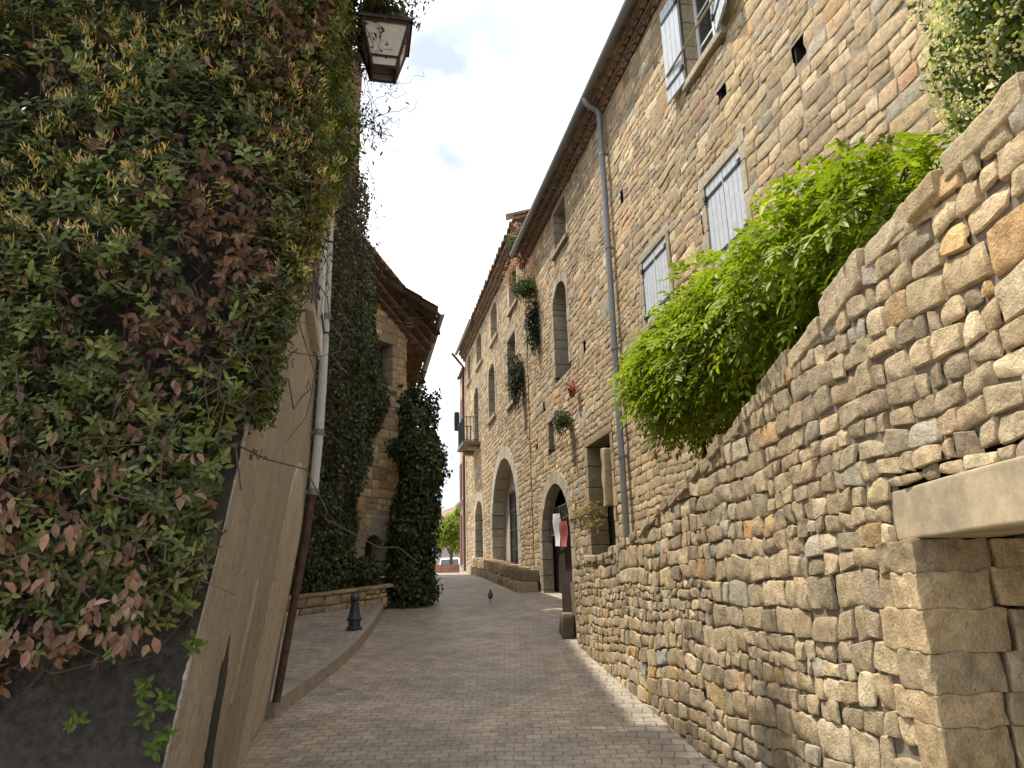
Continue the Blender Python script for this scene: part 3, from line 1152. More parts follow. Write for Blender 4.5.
def shutter(parent, s0, s1, z0, z1, o, hinge, ang=0.0, n=4):
    """boarded shutter leaf; swings about s = hinge by ang"""
    def P(s, z, out):
        s = np.asarray(s, float); out = np.asarray(out, float)
        ds = s - hinge; do = out - o
        return facade(hinge + ds * math.cos(ang) - do * math.sin(ang), z, o + ds * math.sin(ang) + do * math.cos(ang))
    mb = MB()
    panel_boards(mb, P, s0, s1, z0, z1, o, .03, n)
    fn = lambda c: P(c[:, 0], c[:, 2], c[:, 1])
    sh = mb.build('shutter', M['shutter'], parent, smooth=False)
    bv = sh.modifiers.new('bevel', 'BEVEL'); bv.width = .004; bv.segments = 1
    far = s1 if abs(hinge - s1) < abs(hinge - s0) else s0
    for zz in (z0 + (z1 - z0) * .14, z1 - (z1 - z0) * .14):
        mb = MB()
        lo, hi = s0 + .02, s1 - .02
        mb.box(lo, hi, o + .0165, o + .026, zz - .018, zz + .018, fn=fn)
        mb.box(far - .03, far + .03, o + .017, o + .05, zz - .03, zz + .03, fn=fn)
        mb.build('strap_hinge', M['iron'], sh, smooth=False)
    return sh


def shutter_pair(parent, s0, s1, z0, z1, o=.0):
    m = (s0 + s1) / 2
    shutter(parent, s0 + .008, m - .004, z0 + .01, z1 - .01, o, s0)
    shutter(parent, m + .004, s1 - .008, z0 + .01, z1 - .01, o, s1)


shutter_pair(houseA, *WIN['mid'], -.03)
shutter_pair(houseA, *WIN['small'], -.03)
a, b, c, d = WIN['top']
shutter(houseA, b + .01, b + .50, c - .02, d + .02, .06, b, R(4))
shutter(houseA, a - .50, a - .01, c - .02, d + .02, .06, a, R(-14))
window_leaf(houseA, facade, a, b, c, d, -.18, M['white'], cols=2, rows=3)
mb = MB()
mb.tube([facade(b + .45, c + .38, .11), facade(a - .12, c + .38, .11)], .017, 6)
mb.build('window_rail', M['concrete'], houseA)
window_leaf(houseA, facade, aw1[0], aw1[1], aw1[2], aw1[3], -.38, M['wood_dark'], cols=2, rows=2)
window_leaf(houseA, facade, aw2[0] - .02, aw2[1] + .02, aw2[2], 8.28, -.45, M['wood_dark'], cols=2, rows=4)
window_leaf(houseA, facade, *slit, -.24, M['wood_dark'], cols=1, rows=1)
# cart doorway: plank door standing back in the arch, iron grille above
mb = MB()
panel_boards(mb, facade, cart[0] - .1, cart[1] + .1, 1.3, 3.0, -.33, .05, 12)
dr = mb.build('door', M['wood_dark'], houseA, smooth=False)
mb = MB()
for k in range(13):
    s_ = cart[0] + .1 + k * .183
    mb.tube([facade(s_, 3.0, -.16), facade(s_, 3.60, -.16)], .011, 5)
for z_ in (3.02, 3.3, 3.58):
    mb.tube([facade(cart[0] + .02, z_, -.16), facade(cart[1] - .02, z_, -.16)], .013, 5)
mb.build('grille', M['zinc'], houseA)
mb = MB()
panel_boards(mb, facade, niche[0] - .1, niche[1] + .1, 1.5, 4.4, -.40, .05, 8)
mb.build('door', M['wood_dark'], houseA, smooth=False)
mb = MB()
mb.rbox((-3.62, .03, 3.62), (.10, .09, .50), .05, 7, .02, 7, 0, (.44, .36, .24), FP)
mb.build('leaning_jamb_stone', M['dressed'], houseA)
genoise(houseA, facade, -14.5, AB + .3, ZA + .22, (.11, .21), gA)
tile_roof(houseA, facade, -14.6, AB + .35, .33, ZA + .23, 3.6, .32, gA)
# gutter and downpipe
mb = MB()
an = np.linspace(np.pi, 2 * np.pi, 9)
prof = np.stack([.36 + .065 * np.cos(an), ZA + .24 + .075 * np.sin(an)], -1)
prof = np.concatenate([prof, prof[::-1] * 1.0 + np.array([0, .004])])
rows = [facade(np.full(len(prof), s_), prof[:, 1], prof[:, 0]) for s_ in np.linspace(-14.6, AB - .1, 12)]
mb.grid(np.array(rows))
mb.build('gutter', M['zinc'], houseA)
mb = MB()
pp = [(-4.55, .36, ZA + .18), (-4.55, .35, ZA + .10), (-4.55, .28, ZA + .02), (-4.55, .17, ZA - .02), (-4.55, .11, ZA - .10), (-4.55, .10, 8.2),
      (-4.54, .10, 6.0), (-4.55, .10, 4.0), (-4.55, .10, 2.2)]
mb.tube(FP(pp), .052, 12)
dp = mb.build('downpipe', M['zinc'], houseA)
for z_ in (9.2, 7.4, 5.6, 3.8):
    mb = MB()
    mb.tube([facade(-4.55, z_ - .025, .10), facade(-4.55, z_ + .025, .10)], .062, 12)
    mb.box(-4.57, -4.53, -.01, .10, z_ - .015, z_ + .015, fn=FP)
    mb.build('pipe_clip', M['zinc'], dp)

# ---- far house (B)
houseB = empty('stone_house', (F0[0] + FD[0] * 8, F0[1] + FD[1] * 8, 2.2), 'farther greyer stone house with big arch, balcony and rows of tall windows', 'house')
gB = np.random.default_rng(9)
PB = lambda s, z, o: facade(s, z, np.asarray(o) + .02)
def FPB(c):
    c = np.asarray(c, float)
    return PB(c[:, 0], c[:, 2], c[:, 1])


holesB = []
BW = [(3.22, 4.25, 9.55, 10.80, 0), (6.25, 7.35, 9.62, 10.80, .25), (9.3, 10.4, 9.7, 10.82, .25),
      (3.62, 4.72, 6.90, 8.80, .0), (6.85, 7.95, 7.20, 8.95, .3), (10.1, 11.1, 6.75, 9.05, .35), (11.9, 12.7, 9.75, 10.8, 0.2)]
for (a, b, c, d, r_) in BW:
    holesB.append(arch_hole(a, b, c, d - r_, max(r_, .001), .13) if r_ else rect_hole(a, b, c, d, .13))
    surr(houseB, PB, a, b, c, d, gB, .17, .40, .014, arch=r_)
big = (3.95, 7.75, 2.3, 5.60)
holesB.append(arch_hole(big[0], big[1], 2.0, 3.75, 1.85, .28)); surr(houseB, PB, *big, gB, .30, .38, arch=1.85, sill=False, nv=15, blk=(.3, .5),
                                                                      pal=((.50, .465, .40), (.48, .445, .38), (.52, .48, .41)))
nar = (9.6, 11.2, 2.2, 4.95)
holesB.append(arch_hole(nar[0], nar[1], 2.0, 4.35, .6, .2)); surr(houseB, PB, *nar, gB, .24, .3, arch=.6, sill=False,
                                                                   pal=((.46, .42, .35), (.43, .39, .33)))
mb = MB()
masonry(mb, PB, AB, 13.5, 1.6, ZB, gB, PAL_GREY, band=(.24, .44), seg=(.6, 2.0), sub=(.09, .17), aspect=(1.2, 3.0), holes=holesB,
        depth=.009, rim=.009, res=(8, 7), gap=.003, wob=.03, rough=.005, back=.007, jit=.014, exps=(9, 22), rnd_c=.12)
# its corner standing proud of the near house
masonry(mb, lambda s, z, o: facade(AB - np.asarray(o), z, .02 - np.asarray(s)), 0, 1.2, ZA - .2, ZB, gB, PAL_GREY, res=(6, 6))
mb.build('wall', [M['house_stone'], M['joint']], houseB, sharp=32)
mb = MB()
mb.box(AB, 13.5, -6.1, -6, 1.0, ZB + .3, fn=FPB)
mb.box(13.4, 13.5, -6, -.05, 1.0, ZB + .3, fn=FPB)
mb.box(AB, AB + .1, -6, -1.2, 1.0, ZB + .3, fn=FPB)
mb.build('back_wall', M['plaster_back'], houseB, smooth=False)
for q, (a, b, c, d, r_) in enumerate(BW):
    dark_room(houseB, PB, a, b, c, d, -.41, .7)
    window_leaf(houseB, PB, a - .02, b + .02, c, d + .02, -.33, M['wood_grey'] if q % 2 else M['white'], cols=2, rows=3)
dark_room(houseB, PB, *big, -.53, .9)
dark_room(houseB, PB, *nar, -.55, .6)
# inner wall of the big arch with its glazed door
mb = MB()
masonry_hole = (4.35, 6.1, 2.5, 5.05)
fn = FPB
for (a, b, c, d) in ((6.9, 7.85, 2.0, 5.7), (3.6, 4.0, 2.0, 5.7), (4.0, 6.9, 4.75, 5.7)):
    mb.box(a, b, -.52, -.372, c, d, fn=fn)
mb.build('inner_wall', M['plaster_grey'], houseB, smooth=False)
dw = window_leaf(houseB, PB, 4.0, 6.9, 2.5, 4.75, -.40, M['wood_dark'], name='glazed_door', cols=4, rows=4, fw=.07)
dw2 = window_leaf(houseB, PB, nar[0] - .02, nar[1] + .02, 2.3, 4.97, -.26, M['wood_dark'], name='door', cols=2, rows=3, fw=.09)
genoise(houseB, PB, AB - .1, 13.6, ZB + .24, (.08, .16, .24), gB)
tile_roof(houseB, PB, AB - .25, 13.65, .32, ZB + .26, 3.6, .32, gB)
mb = MB()
ss = np.linspace(0, 3.0, 9)
mb.grid(np.array([PB(np.full(9, AB - .2), ZB + .22 + .32 * ss, .5 - ss), PB(np.full(9, AB - .2), ZB + .42 + .32 * ss, .5 - ss)]), 0, (.33, .22, .15))
mb.build('roof_verge', M['tile'], houseB)
mb = MB()
rows = [PB(np.full(len(prof), s_), prof[:, 1] - ZA + ZB + .02, prof[:, 0] - .04) for s_ in np.linspace(9.5, 13.7, 6)]
mb.grid(np.array(rows))
mb.build('gutter', M['zinc'], houseB)
mb = MB()
mb.tube(FPB([(13.3, .55, ZB + .15), (13.3, .3, ZB - .15), (13.3, .1, ZB - .4), (13.3, .1, 2.7)]), .05, 10)
mb.build('downpipe', M['rust'], houseB)
# balcony
mb = MB()
mb.rbox((10.65, .30, 6.88), (.80, .31, .06), .02, 5, 0, 5, 0, (.2, .18, .15), FPB)
for s_ in (10.1, 11.2):
    mb.rbox((s_, .2, 6.74), (.07, .2, .08), .03, 5, 0, 5, 0, (.4, .36, .29), FPB)
bal = mb.build('balcony', M['dressed'], houseB)
mb = MB()
o1 = .56
for z_ in (6.98, 7.80):
    mb.tube(FPB([(9.9, .05, z_), (9.9, o1, z_), (11.4, o1, z_), (11.4, .05, z_)]), .018, 5)
for k in range(13):
    mb.tube(FPB([(9.9 + k * .125, o1, 6.94), (9.9 + k * .125, o1, 7.8)]), .010, 5)
for s_ in (9.9, 11.4):
    for k in range(4):
        mb.tube(FPB([(s_, .1 + k * .12, 6.94), (s_, .1 + k * .12, 7.8)]), .010, 5)
mb.build('railing', M['iron'], bal)
# stone plinth and step before the big arch
mb = MB()
g = np.random.default_rng(3)
for r_ in range(2):
    s_ = 1.7
    while s_ < 9.3:
        l = g.uniform(.4, .9)
        zz = road_z(F0[1] + FD[1] * s_)
        h = .30
        mb.rbox((s_ + l / 2, .28 - r_ * .10, zz + .10 + r_ * .26), (l / 2 - .008, .26, .14), .04, 7, .015, 6, 0, pal_pick(PAL_GREY, 1, g)[0], FPB, int(s_ * 9))
        s_ += l
mb.build('plinth', M['wall_stone'], houseB)

# ---- last house (C)
houseC = empty('plastered_house', (F0[0] + FD[0] * 14.6, F0[1] + FD[1] * 14.6, 2.6), 'narrow pink plastered house with dark red shutters at end of street', 'house')
mb = MB()
def FPC(c):
    c = np.asarray(c, float)
    return facade(c[:, 0], c[:, 2], c[:, 1] + .0)


PC = lambda s, z, o: facade(s, z, np.asarray(o) + .0)
mb.box(13.52, 15.3, -6, 0, 2.0, 10.6, fn=FPC)
mb.build('wall', M['plaster_pink'], houseC, smooth=False)
for (a, b, c, d) in ((13.85, 14.3, 3.0, 4.9), (14.75, 15.2, 3.0, 4.9), (13.85, 14.3, 5.6, 7.0), (14.75, 15.2, 5.6, 7.0), (14.2, 14.9, 8.2, 9.6)):
    mb = MB()
    panel_boards(mb, PC, a, b, c, d, .025, .04, 4)
    mb.build('shutter', M['wood_red'], houseC, smooth=False)
tile_roof(houseC, PC, 13.7, 15.3, .12, 10.6, 3.0, .3, gB)
mb = MB()
mb.box(14.0, 15.6, 0, .18, 5.35, 5.45, fn=FPC)
bl = mb.build('ledge', M['plaster_grey'], houseC, smooth=False)
mb = MB()
mb.rbox((15.5, .10, 8.9), (.12, .11, .40), .03, 4, 0, 5, 0, (1, 1, 1), FPC)
mb.build('shutter_box', M['iron'], houseC)

# ================================================================== LEFT: RENDERED HOUSE
HB = np.array([-2.25, 7.35])
HD = nrm(np.array([-.2, 1.0]))
HN = np.array([HD[1], -HD[0]])


def lean(z):
    return np.interp(z, [0, .73, 1.4, 2.0, 2.5, 3.1, 3.8, 4.6, 12], [-.06, 0, .09, .172, .232, .268, .285, .29, .29])


def leftP(s, z, out):
    s, z, out = np.broadcast_arrays(np.asarray(s, float), np.asarray(z, float), np.asarray(out, float))
    l = lean(z) + out
    return np.stack([HB[0] + HD[0] * s + HN[0] * l, HB[1] + HD[1] * s + HN[1] * l, z], -1)


def near_s(z):
    return np.interp(z, [0, .4, 1.1, 1.7, 2.63, 4, 6, 9], [-4.42, -4.36, -4.22, -4.1, -3.9, -3.75, -3.7, -3.7])


def endP(t, z, out):
    """end face: t runs away from the arris, out towards the camera"""
    t, z, out = np.broadcast_arrays(np.asarray(t, float), np.asarray(z, float), np.asarray(out, float))
    c = leftP(near_s(z), z, 0)
    return c + np.stack([-HN[0] * t - HD[0] * out, -HN[1] * t - HD[1] * out, np.zeros_like(z)], -1)


houseL = empty('rendered_house', (HB[0], HB[1] - 2, .5), 'leaning beige rendered house on the left with blind arch and dark end wall', 'house')
HT = 7.75
HN_ = 5.95      # the roof falls towards the camera


def top_l(s):
    return np.interp(s, [-3.8, 0], [HN_, HT])


mb = MB()
zz = np.concatenate([np.linspace(-.1, 5, 52), np.linspace(5.1, HT, 22)])
tt = np.linspace(0, 1, 46)
Z_, T_ = np.meshgrid(zz, tt, indexing='ij')
S_ = near_s(Z_) * (1 - T_)
Z_ = np.minimum(Z_, top_l(S_))
ARC = (-1.55, -.30, 2.35, .48)     # blind arch: s0, s1, spring, rise


def arch_in(S, Z):
    cs, hw = (ARC[0] + ARC[1]) / 2, (ARC[1] - ARC[0]) / 2
    r = np.where(Z > ARC[2], np.sqrt(((S - cs) / hw) ** 2 + ((Z - ARC[2]) / ARC[3]) ** 2), np.abs(S - cs) / hw)
    return r


nz = noise3(np.stack([S_, Z_, S_ * 0], -1), .9) * .018 + noise3(np.stack([S_, Z_, S_ * 0], -1), 3.) * .006
edge = np.clip((S_ - near_s(Z_)) / .12, 0, 1) * np.clip(-S_ / .1, 0, 1)
P = leftP(S_, Z_, nz * edge)


def relief(S, Z):
    q = np.stack(np.broadcast_arrays(np.asarray(S, float), np.asarray(Z, float), 0.0), -1)
    e_ = np.clip((S - near_s(Z)) / .12, 0, 1) * np.clip(-np.asarray(S) / .1, 0, 1)
    return (noise3(q, .9) * .018 + noise3(q, 3.) * .006) * e_


mb.grid(P, 0)
# far end and back, so the house is a closed volume
mb.box(-3.7, 0, -5.1, -5.0, 0, HN_, fn=lambda c: leftP(c[:, 0], c[:, 2] * 0 + c[:, 2], c[:, 1]))
zf = np.linspace(-.1, HT, 30)
t5 = np.linspace(0, 5, 8)
Zf, Tf = np.meshgrid(zf, t5, indexing='ij')
mb.grid(leftP(0 * Zf, Zf, -Tf), 0)
mb.build('wall', M['render'], houseL)
mb = MB()
ze = np.linspace(-.1, HN_, 80)
te = np.linspace(0, 5, 60)
Ze, Te = np.meshgrid(ze, te, indexing='ij')
oe = (noise3(np.stack([Te, Ze, Te * 0], -1), 3.) * .012 + noise3(np.stack([Te, Ze, Te * 0], -1), 11.) * .006) * np.clip(Te / .1, 0, 1)
mb.grid(endP(Te, Ze, oe), 0)
mb.build('end_wall', M['render_dark'], houseL)
# chipped lime along the arris
mb = MB()
g = np.random.default_rng(31)
zc = np.linspace(.3, 2.95, 260)
w1 = .012 + .010 * noise3(np.stack([zc * 9, zc * 0, zc * 0], -1)) + .006 * noise3(np.stack([zc * 40, zc * 0, zc * 0 + 5], -1))
w2 = .010 + .010 * noise3(np.stack([zc * 11, zc * 0 + 7, zc * 0], -1)) + .006 * noise3(np.stack([zc * 37, zc * 0, zc * 0 + 8], -1))
gate = np.clip(.6 + 1.2 * noise3(np.stack([zc * 2.2, zc * 0 + 3, zc * 0], -1)), 0, 1)
w1 = np.clip(w1, .002, .03) * gate; w2 = np.clip(w2, .002, .03) * gate
sn = near_s(zc)
rows = [leftP(sn + w2, zc, .0015 + 0 * zc), leftP(sn + w2 * .5, zc, .006 + 0 * zc), leftP(sn, zc, .006 + 0 * zc) + 0,
        endP(w1 * .2, zc, .007 + 0 * zc), endP(w1, zc, .0015 + 0 * zc)]
mb.grid(np.array(rows))
mb.build('chipped_edge', M['lime_edge'], houseL)
# pale blind arch, slightly proud band with recessed field
mb = MB()
cs, hw = (ARC[0] + ARC[1]) / 2, (ARC[1] - ARC[0]) / 2
an = np.linspace(np.pi, 0, 13)
pts = [(ARC[0], z_) for z_ in np.linspace(.55, ARC[2], 14)[:-1]] + [(cs + hw * math.cos(t_), ARC[2] + ARC[3] * math.sin(t_)) for t_ in an] + \
      [(ARC[1], z_) for z_ in np.linspace(ARC[2], .7, 14)[1:]]
pts = np.array(pts)
cen = np.stack([np.full(len(pts), cs), np.minimum(pts[:, 1], ARC[2])], -1)
rows = []
for f_, o_ in ((1.03, -.01), (1.02, .010), (.99, .011), (.6, .009), (.3, .009), (0, .009)):
    q = cen + (pts - cen) * f_
    rows.append(leftP(q[:, 0], q[:, 1], relief(q[:, 0], q[:, 1]) + o_))
mb.grid(np.array(rows))
mb.build('blind_arch', M['render_pale'], houseL)
mb = MB()
ps = [(-2.62, 1.15), (-2.60, 1.45), (-2.52, 1.75), (-2.44, 1.86), (-2.40, 1.65), (-2.45, 1.35), (-2.52, 1.12)]
P1 = leftP(np.array(ps)[:, 0], np.array(ps)[:, 1], relief(np.array(ps)[:, 0], np.array(ps)[:, 1]) + .006)
P2 = leftP(np.array(ps)[:, 0], np.array(ps)[:, 1], np.full(7, -.01))
mb.grid(np.array([P2, P1]), wrap=True)
mb.add(P1, [tuple(range(7))])
mb.build('render_patch', M['render_pale'], houseL, smooth=False)
# hole where the render has fallen at the foot
mb = MB()
an = np.linspace(0, 2 * np.pi, 60, endpoint=False)
rr_ = 1 + .30 * noise3(np.stack([np.cos(an) * 2.2, np.sin(an) * 2.2, an * 0], -1)) + .22 * noise3(np.stack([np.cos(an) * 7, np.sin(an) * 7, an * 0 + 3], -1))
hp = np.stack([-3.18 + .17 * rr_ * np.cos(an) - .10 * np.sin(an) * rr_, 1.0 + .44 * rr_ * np.sin(an)], -1)
ctr = hp.mean(0)
rows = []
for f_, o_ in ((1.10, -.004), (1.0, .006), (.9, .007), (.0, .007)):
    q = ctr + (hp - ctr) * f_
    rows.append(leftP(q[:, 0], q[:, 1], relief(q[:, 0], q[:, 1]) + o_))
mb.grid(np.array(rows), wrap=True)
mb.build('exposed_patch', M['render_dark'], houseL)
# window with a folded white shutter high on the street side
mb = MB()
for (a, b) in ((-.62, -.20),):
    panel_boards(mb, leftP, a, b, 4.0, 5.7, .05, .035, 4)
mb.build('shutter', M['white'], houseL, smooth=False)
for z_ in (4.3, 5.3):
    mb = MB()
    mb.box(-.66, -.16, .069, .08, z_ - .02, z_ + .02, fn=lambda c: leftP(c[:, 0], c[:, 2], c[:, 1]))
    mb.tube([leftP(-.15, z_, 0), leftP(-.15, z_, .12), leftP(-.10, z_ - .05, .14)], .012, 5)
    mb.build('shutter_hinge', M['iron'], houseL, smooth=False)
mb = MB()
surround(mb, leftP, -1.6, -.7, 4.05, 5.65, g, .1, .02, .012)
mb.build('window_surround', M['render_pale'], houseL)
window_leaf(houseL, leftP, -1.6, -.7, 4.05, 5.65, .014, M['wood_grey'])
# downpipe, zinc above and rusty iron below
mb = MB()
up = [(-.06, z_) for z_ in (7.5, 7, 5.6, 4.6, 3.8, 3.2, 2.7)]
mb.tube(leftP(np.array(up)[:, 0], np.array(up)[:, 1], np.full(len(up), .075)), .045, 12)
dpl = mb.build('downpipe', M['zinc_pale'], houseL)
mb = MB()
lo = [(-.05, z_) for z_ in (2.75, 2.4, 2.0, 1.6, 1.2, .86)]
mb.tube(leftP(np.array(lo)[:, 0], np.array(lo)[:, 1], np.full(len(lo), .06)), .036, 10)
mb.build('lower_pipe', M['rust'], dpl)
for z_ in (6.0, 4.5, 3.3, 2.72):
    mb = MB()
    mb.tube(leftP([-.06, -.06], [z_ - .03, z_ + .03], [.075, .075]), .055, 12)
    mb.box(-.08, -.04, -.01, .075, z_ - .012, z_ + .012, fn=lambda c: leftP(c[:, 0], c[:, 2], c[:, 1]))
    mb.build('pipe_clip', M['zinc'], dpl)
tile_roof(houseL, lambda s_, z_, o_: leftP(s_, np.asarray(z_) + top_l(s_), o_), -3.8, .12, .06, 0, 2.4, .3, g)
mb = MB()
mb.box(-3.7, 0, -5, -.02, -.04, 0, fn=lambda c: leftP(c[:, 0], c[:, 2] + top_l(c[:, 0]), c[:, 1]))
mb.build('ceiling', M['plaster_back'], houseL, smooth=False)

# ================================================================== LEFT: FARTHER HOUSES
C2 = np.array([-2.40, 16.8])
D2 = np.array([math.sin(R(37)), math.cos(R(37))])
N2 = np.array([D2[1], -D2[0]])          # towards the street and the camera


def gabP(s, z, out):
    s, z, out = np.broadcast_arrays(np.asarray(s, float), np.asarray(z, float), np.asarray(out, float))
    return np.stack([C2[0] + D2[0] * s + N2[0] * out, C2[1] + D2[1] * s + N2[1] * out, z], -1)


def GP(c):
    c = np.asarray(c, float)
    return gabP(c[:, 0], c[:, 2], c[:, 1])


house2 = empty('stone_house', (C2[0], C2[1], 1.7), 'ivy clad stone house behind the forecourt with tiled eaves and small windows', 'house')
g2 = np.random.default_rng(12)
PAL_PALE = [(tuple(1.18 * q for q in c_), w_) for c_, w_ in PAL_HOUSE]
top2 = lambda s: 8.0 - np.asarray(s) * .62
w2 = (-.92, -.44, 6.25, 7.25)
w3 = (-1.12, -.62, 1.6, 3.02)
hl = [rect_hole(*w2, .12), arch_hole(w3[0], w3[1], w3[2], 2.75, .27, .14)]
mb = MB()
masonry(mb, gabP, -6.0, 0, 1.2, 11.5, g2, PAL_PALE, top=top2, band=(.26, .5), seg=(.6, 1.8), sub=(.12, .22), aspect=(1.2, 2.6), holes=hl, res=(7, 6),
        depth=.010, rim=.012, rough=.005, back=.009)
D3 = np.array([-.2, .98]); N3 = np.array([.98, .2])


def sideP(s, z, out):
    s, z, out = np.broadcast_arrays(np.asarray(s, float), np.asarray(z, float), np.asarray(out, float))
    return np.stack([C2[0] + D3[0] * s + N3[0] * out, C2[1] + D3[1] * s + N3[1] * out, z], -1)


masonry(mb, sideP, 0, 9, 1.2, 8.0, g2, PAL_HOUSE, band=(.26, .5), seg=(.6, 1.8), sub=(.12, .22), res=(6, 6), back=.015)
mb.build('wall', [M['house_stone'], M['joint']], house2, sharp=32)
surr(house2, gabP, *w2, g2, .15, .4)
surr(house2, gabP, *w3, g2, .17, .4, arch=.27, sill=False)
dark_room(house2, gabP, *w2, -.38, .6); dark_room(house2, gabP, *w3, -.38, .6)
window_leaf(house2, gabP, *w2, -.34, M['wood_dark'], cols=2, rows=2)
mb = MB()
panel_boards(mb, gabP, w3[0] - .02, w3[1] + .02, 1.6, 3.05, -.36, .04, 4)
mb.build('door', M['wood_dark'], house2, smooth=False)
mb = MB()
mb.box(-6, 0, -6, -5.9, 1.2, 8, fn=GP)
mb.build('back_wall', M['plaster_back'], house2, smooth=False)
# gable roof: slope falls to the street, tiled verge and corbelled tiles over the gable


def roof2(u, z, out):      # u along the street side, out across it
    return sideP(np.asarray(u, float), z, out)


tile_roof(house2, sideP, -1.15, 9.0, .62, 7.75, 5.5, .62, g2)
genoise(house2, sideP, -.35, 8.8, 8.02, (.14, .28, .42), g2)
mb = MB()
for r_, (o_, dz) in enumerate(((.16, -.52), (.30, -.37), (.44, -.22), (.58, -.07))):
    n = 34
    an = np.linspace(0, np.pi, 7)
    for k in range(n):
        sc = .45 - k * .19
        zb = top2(sc) + dz + .02
        cc = pal_pick([((.24, .165, .12), 3), ((.20, .145, .11), 2), ((.29, .22, .16), 2)], 1, g2)[0]
        arc = np.stack([sc + .09 * np.cos(an), zb + .09 * np.sin(an) - (.09 * np.cos(an)) * .62], -1)
        arci = np.stack([sc + .07 * np.cos(an), zb + .07 * np.sin(an) - (.07 * np.cos(an)) * .62], -1)
        oo = o_ + g2.uniform(-.015, .015)
        mb.grid(np.array([gabP(arc[:, 0], arc[:, 1], -.05), gabP(arc[:, 0], arc[:, 1], oo), gabP(arci[:, 0], arci[:, 1], oo), gabP(arci[:, 0], arci[:, 1], oo - .12)]), 0, cc)
    c = [(.5, -.05, top2(.5) + dz + .09), (-6, -.05, top2(-6) + dz + .09), (-6, o_ - .02, top2(-6) + dz + .09), (.5, o_ - .02, top2(.5) + dz + .09)]
    c = c + [(q[0], q[1], q[2] + .05) for q in c]
    mb.hexa(GP(np.array(c)), 0, (.26, .19, .14))
mb.build('tile_cornice', M['tile'], house2, sharp=40)
mb = MB()
pr = np.stack([.70 + .08 * np.cos(an := np.linspace(np.pi, 2 * np.pi, 9)), 7.80 + .08 * np.sin(an)], -1)
pr = np.concatenate([pr, pr[::-1] + np.array([0, .005])])
mb.grid(np.array([sideP(np.full(len(pr), s_), pr[:, 1], pr[:, 0]) for s_ in np.linspace(-1.1, 7.0, 8)]))
mb.build('gutter', M['zinc'], house2)

# taller house whose corner shows between the pipe and the ivy
house1b = empty('tall_house', tuple(gabP(-1.9, 1.6, .1)), 'tall brown stone house corner rising behind the pale downpipe', 'house')
mb = MB()
T1 = lambda s, z, o: gabP(np.asarray(s) - 1.88, z, np.asarray(o) + .35)
masonry(mb, T1, -3.0, 0, 1.2, 13.5, g2, [((.27, .20, .14), 3), ((.22, .165, .12), 3), ((.31, .25, .18), 1)], band=(.28, .5), seg=(.6, 1.5), sub=(.13, .22), res=(6, 6))
masonry(mb, lambda s, z, o: T1(np.asarray(o), z, -np.asarray(s)), 0, 6, 1.2, 13.5, g2, PAL_HOUSE, band=(.3, .5), seg=(.6, 1.5), sub=(.14, .22), res=(6, 6))
mb.box(-3, 0, -6, -.06, 13.4, 13.5, 1, fn=lambda c: T1(c[:, 0], c[:, 2], c[:, 1]))
mb.build('wall', [M['house_stone'], M['joint']], house1b)
mb = MB()
wx0 = lambda y: -.32 - .272 * y
lo_, hi_ = 7.7, 14.4
mb.hexa([(wx0(lo_) - 3, lo_, 0), (wx0(lo_), lo_, 0), (wx0(hi_), hi_, 0), (wx0(hi_) - 3, hi_, 0),
         (wx0(lo_) - 3, lo_, 8.65), (wx0(lo_), lo_, 8.65), (wx0(hi_), hi_, 12.8), (wx0(hi_) - 3, hi_, 12.8)])
mb.build('shade_block', M['plaster_back'], house1b, smooth=False)  # unseen mass added to cast shade across the street
tile_roof(house1b, T1, -3.1, .2, .3, 13.5, 2.5, .35, g2)

# ================================================================== PLANTS
def leaves(mb, P, N, size, g, aspect=.5, col=(.1, .2, .05), cvar=.25, droop=.3, rand=.7, dirs=None, fold=.25):
    """one six-cornered leaf per point; N is roughly the way its face looks"""
    P = np.asarray(P, float); n = len(P)
    if n == 0:
        return
    Nn = nrm(nrm(np.broadcast_to(N, P.shape)) + rand * g.normal(size=(n, 3)))
    D = dirs if dirs is not None else g.normal(size=(n, 3)) + np.array([0, 0, -droop * 2])
    D = D - (D * Nn).sum(-1, keepdims=True) * Nn
    D = nrm(D)
    Sd = np.cross(Nn, D)
    L_ = (np.broadcast_to(size, (n,)) * g.uniform(.65, 1.25, n))[:, None]
    W_ = L_ * aspect * .5
    f = fold * W_
    v = np.stack([P, P + D * L_ * .35 + Sd * W_ + Nn * f, P + D * L_ * .72 + Sd * W_ * .75 + Nn * f * .6, P + D * L_ - Nn * L_ * .08,
                  P + D * L_ * .72 - Sd * W_ * .75 + Nn * f * .6, P + D * L_ * .35 - Sd * W_ + Nn * f], 1)
    i = np.arange(n)[:, None] * 6
    F = np.concatenate([i + np.array([0, 1, 2, 3]), i + np.array([0, 3, 4, 5])])
    c = np.broadcast_to(np.asarray(col, float), (n, 3)) * g.uniform(1 - cvar, 1 + cvar, (n, 1)) * g.uniform(.92, 1.08, (n, 3))
    mb.add(v.reshape(-1, 3), F, 0, np.repeat(np.clip(c, .003, .95), 6, 0))


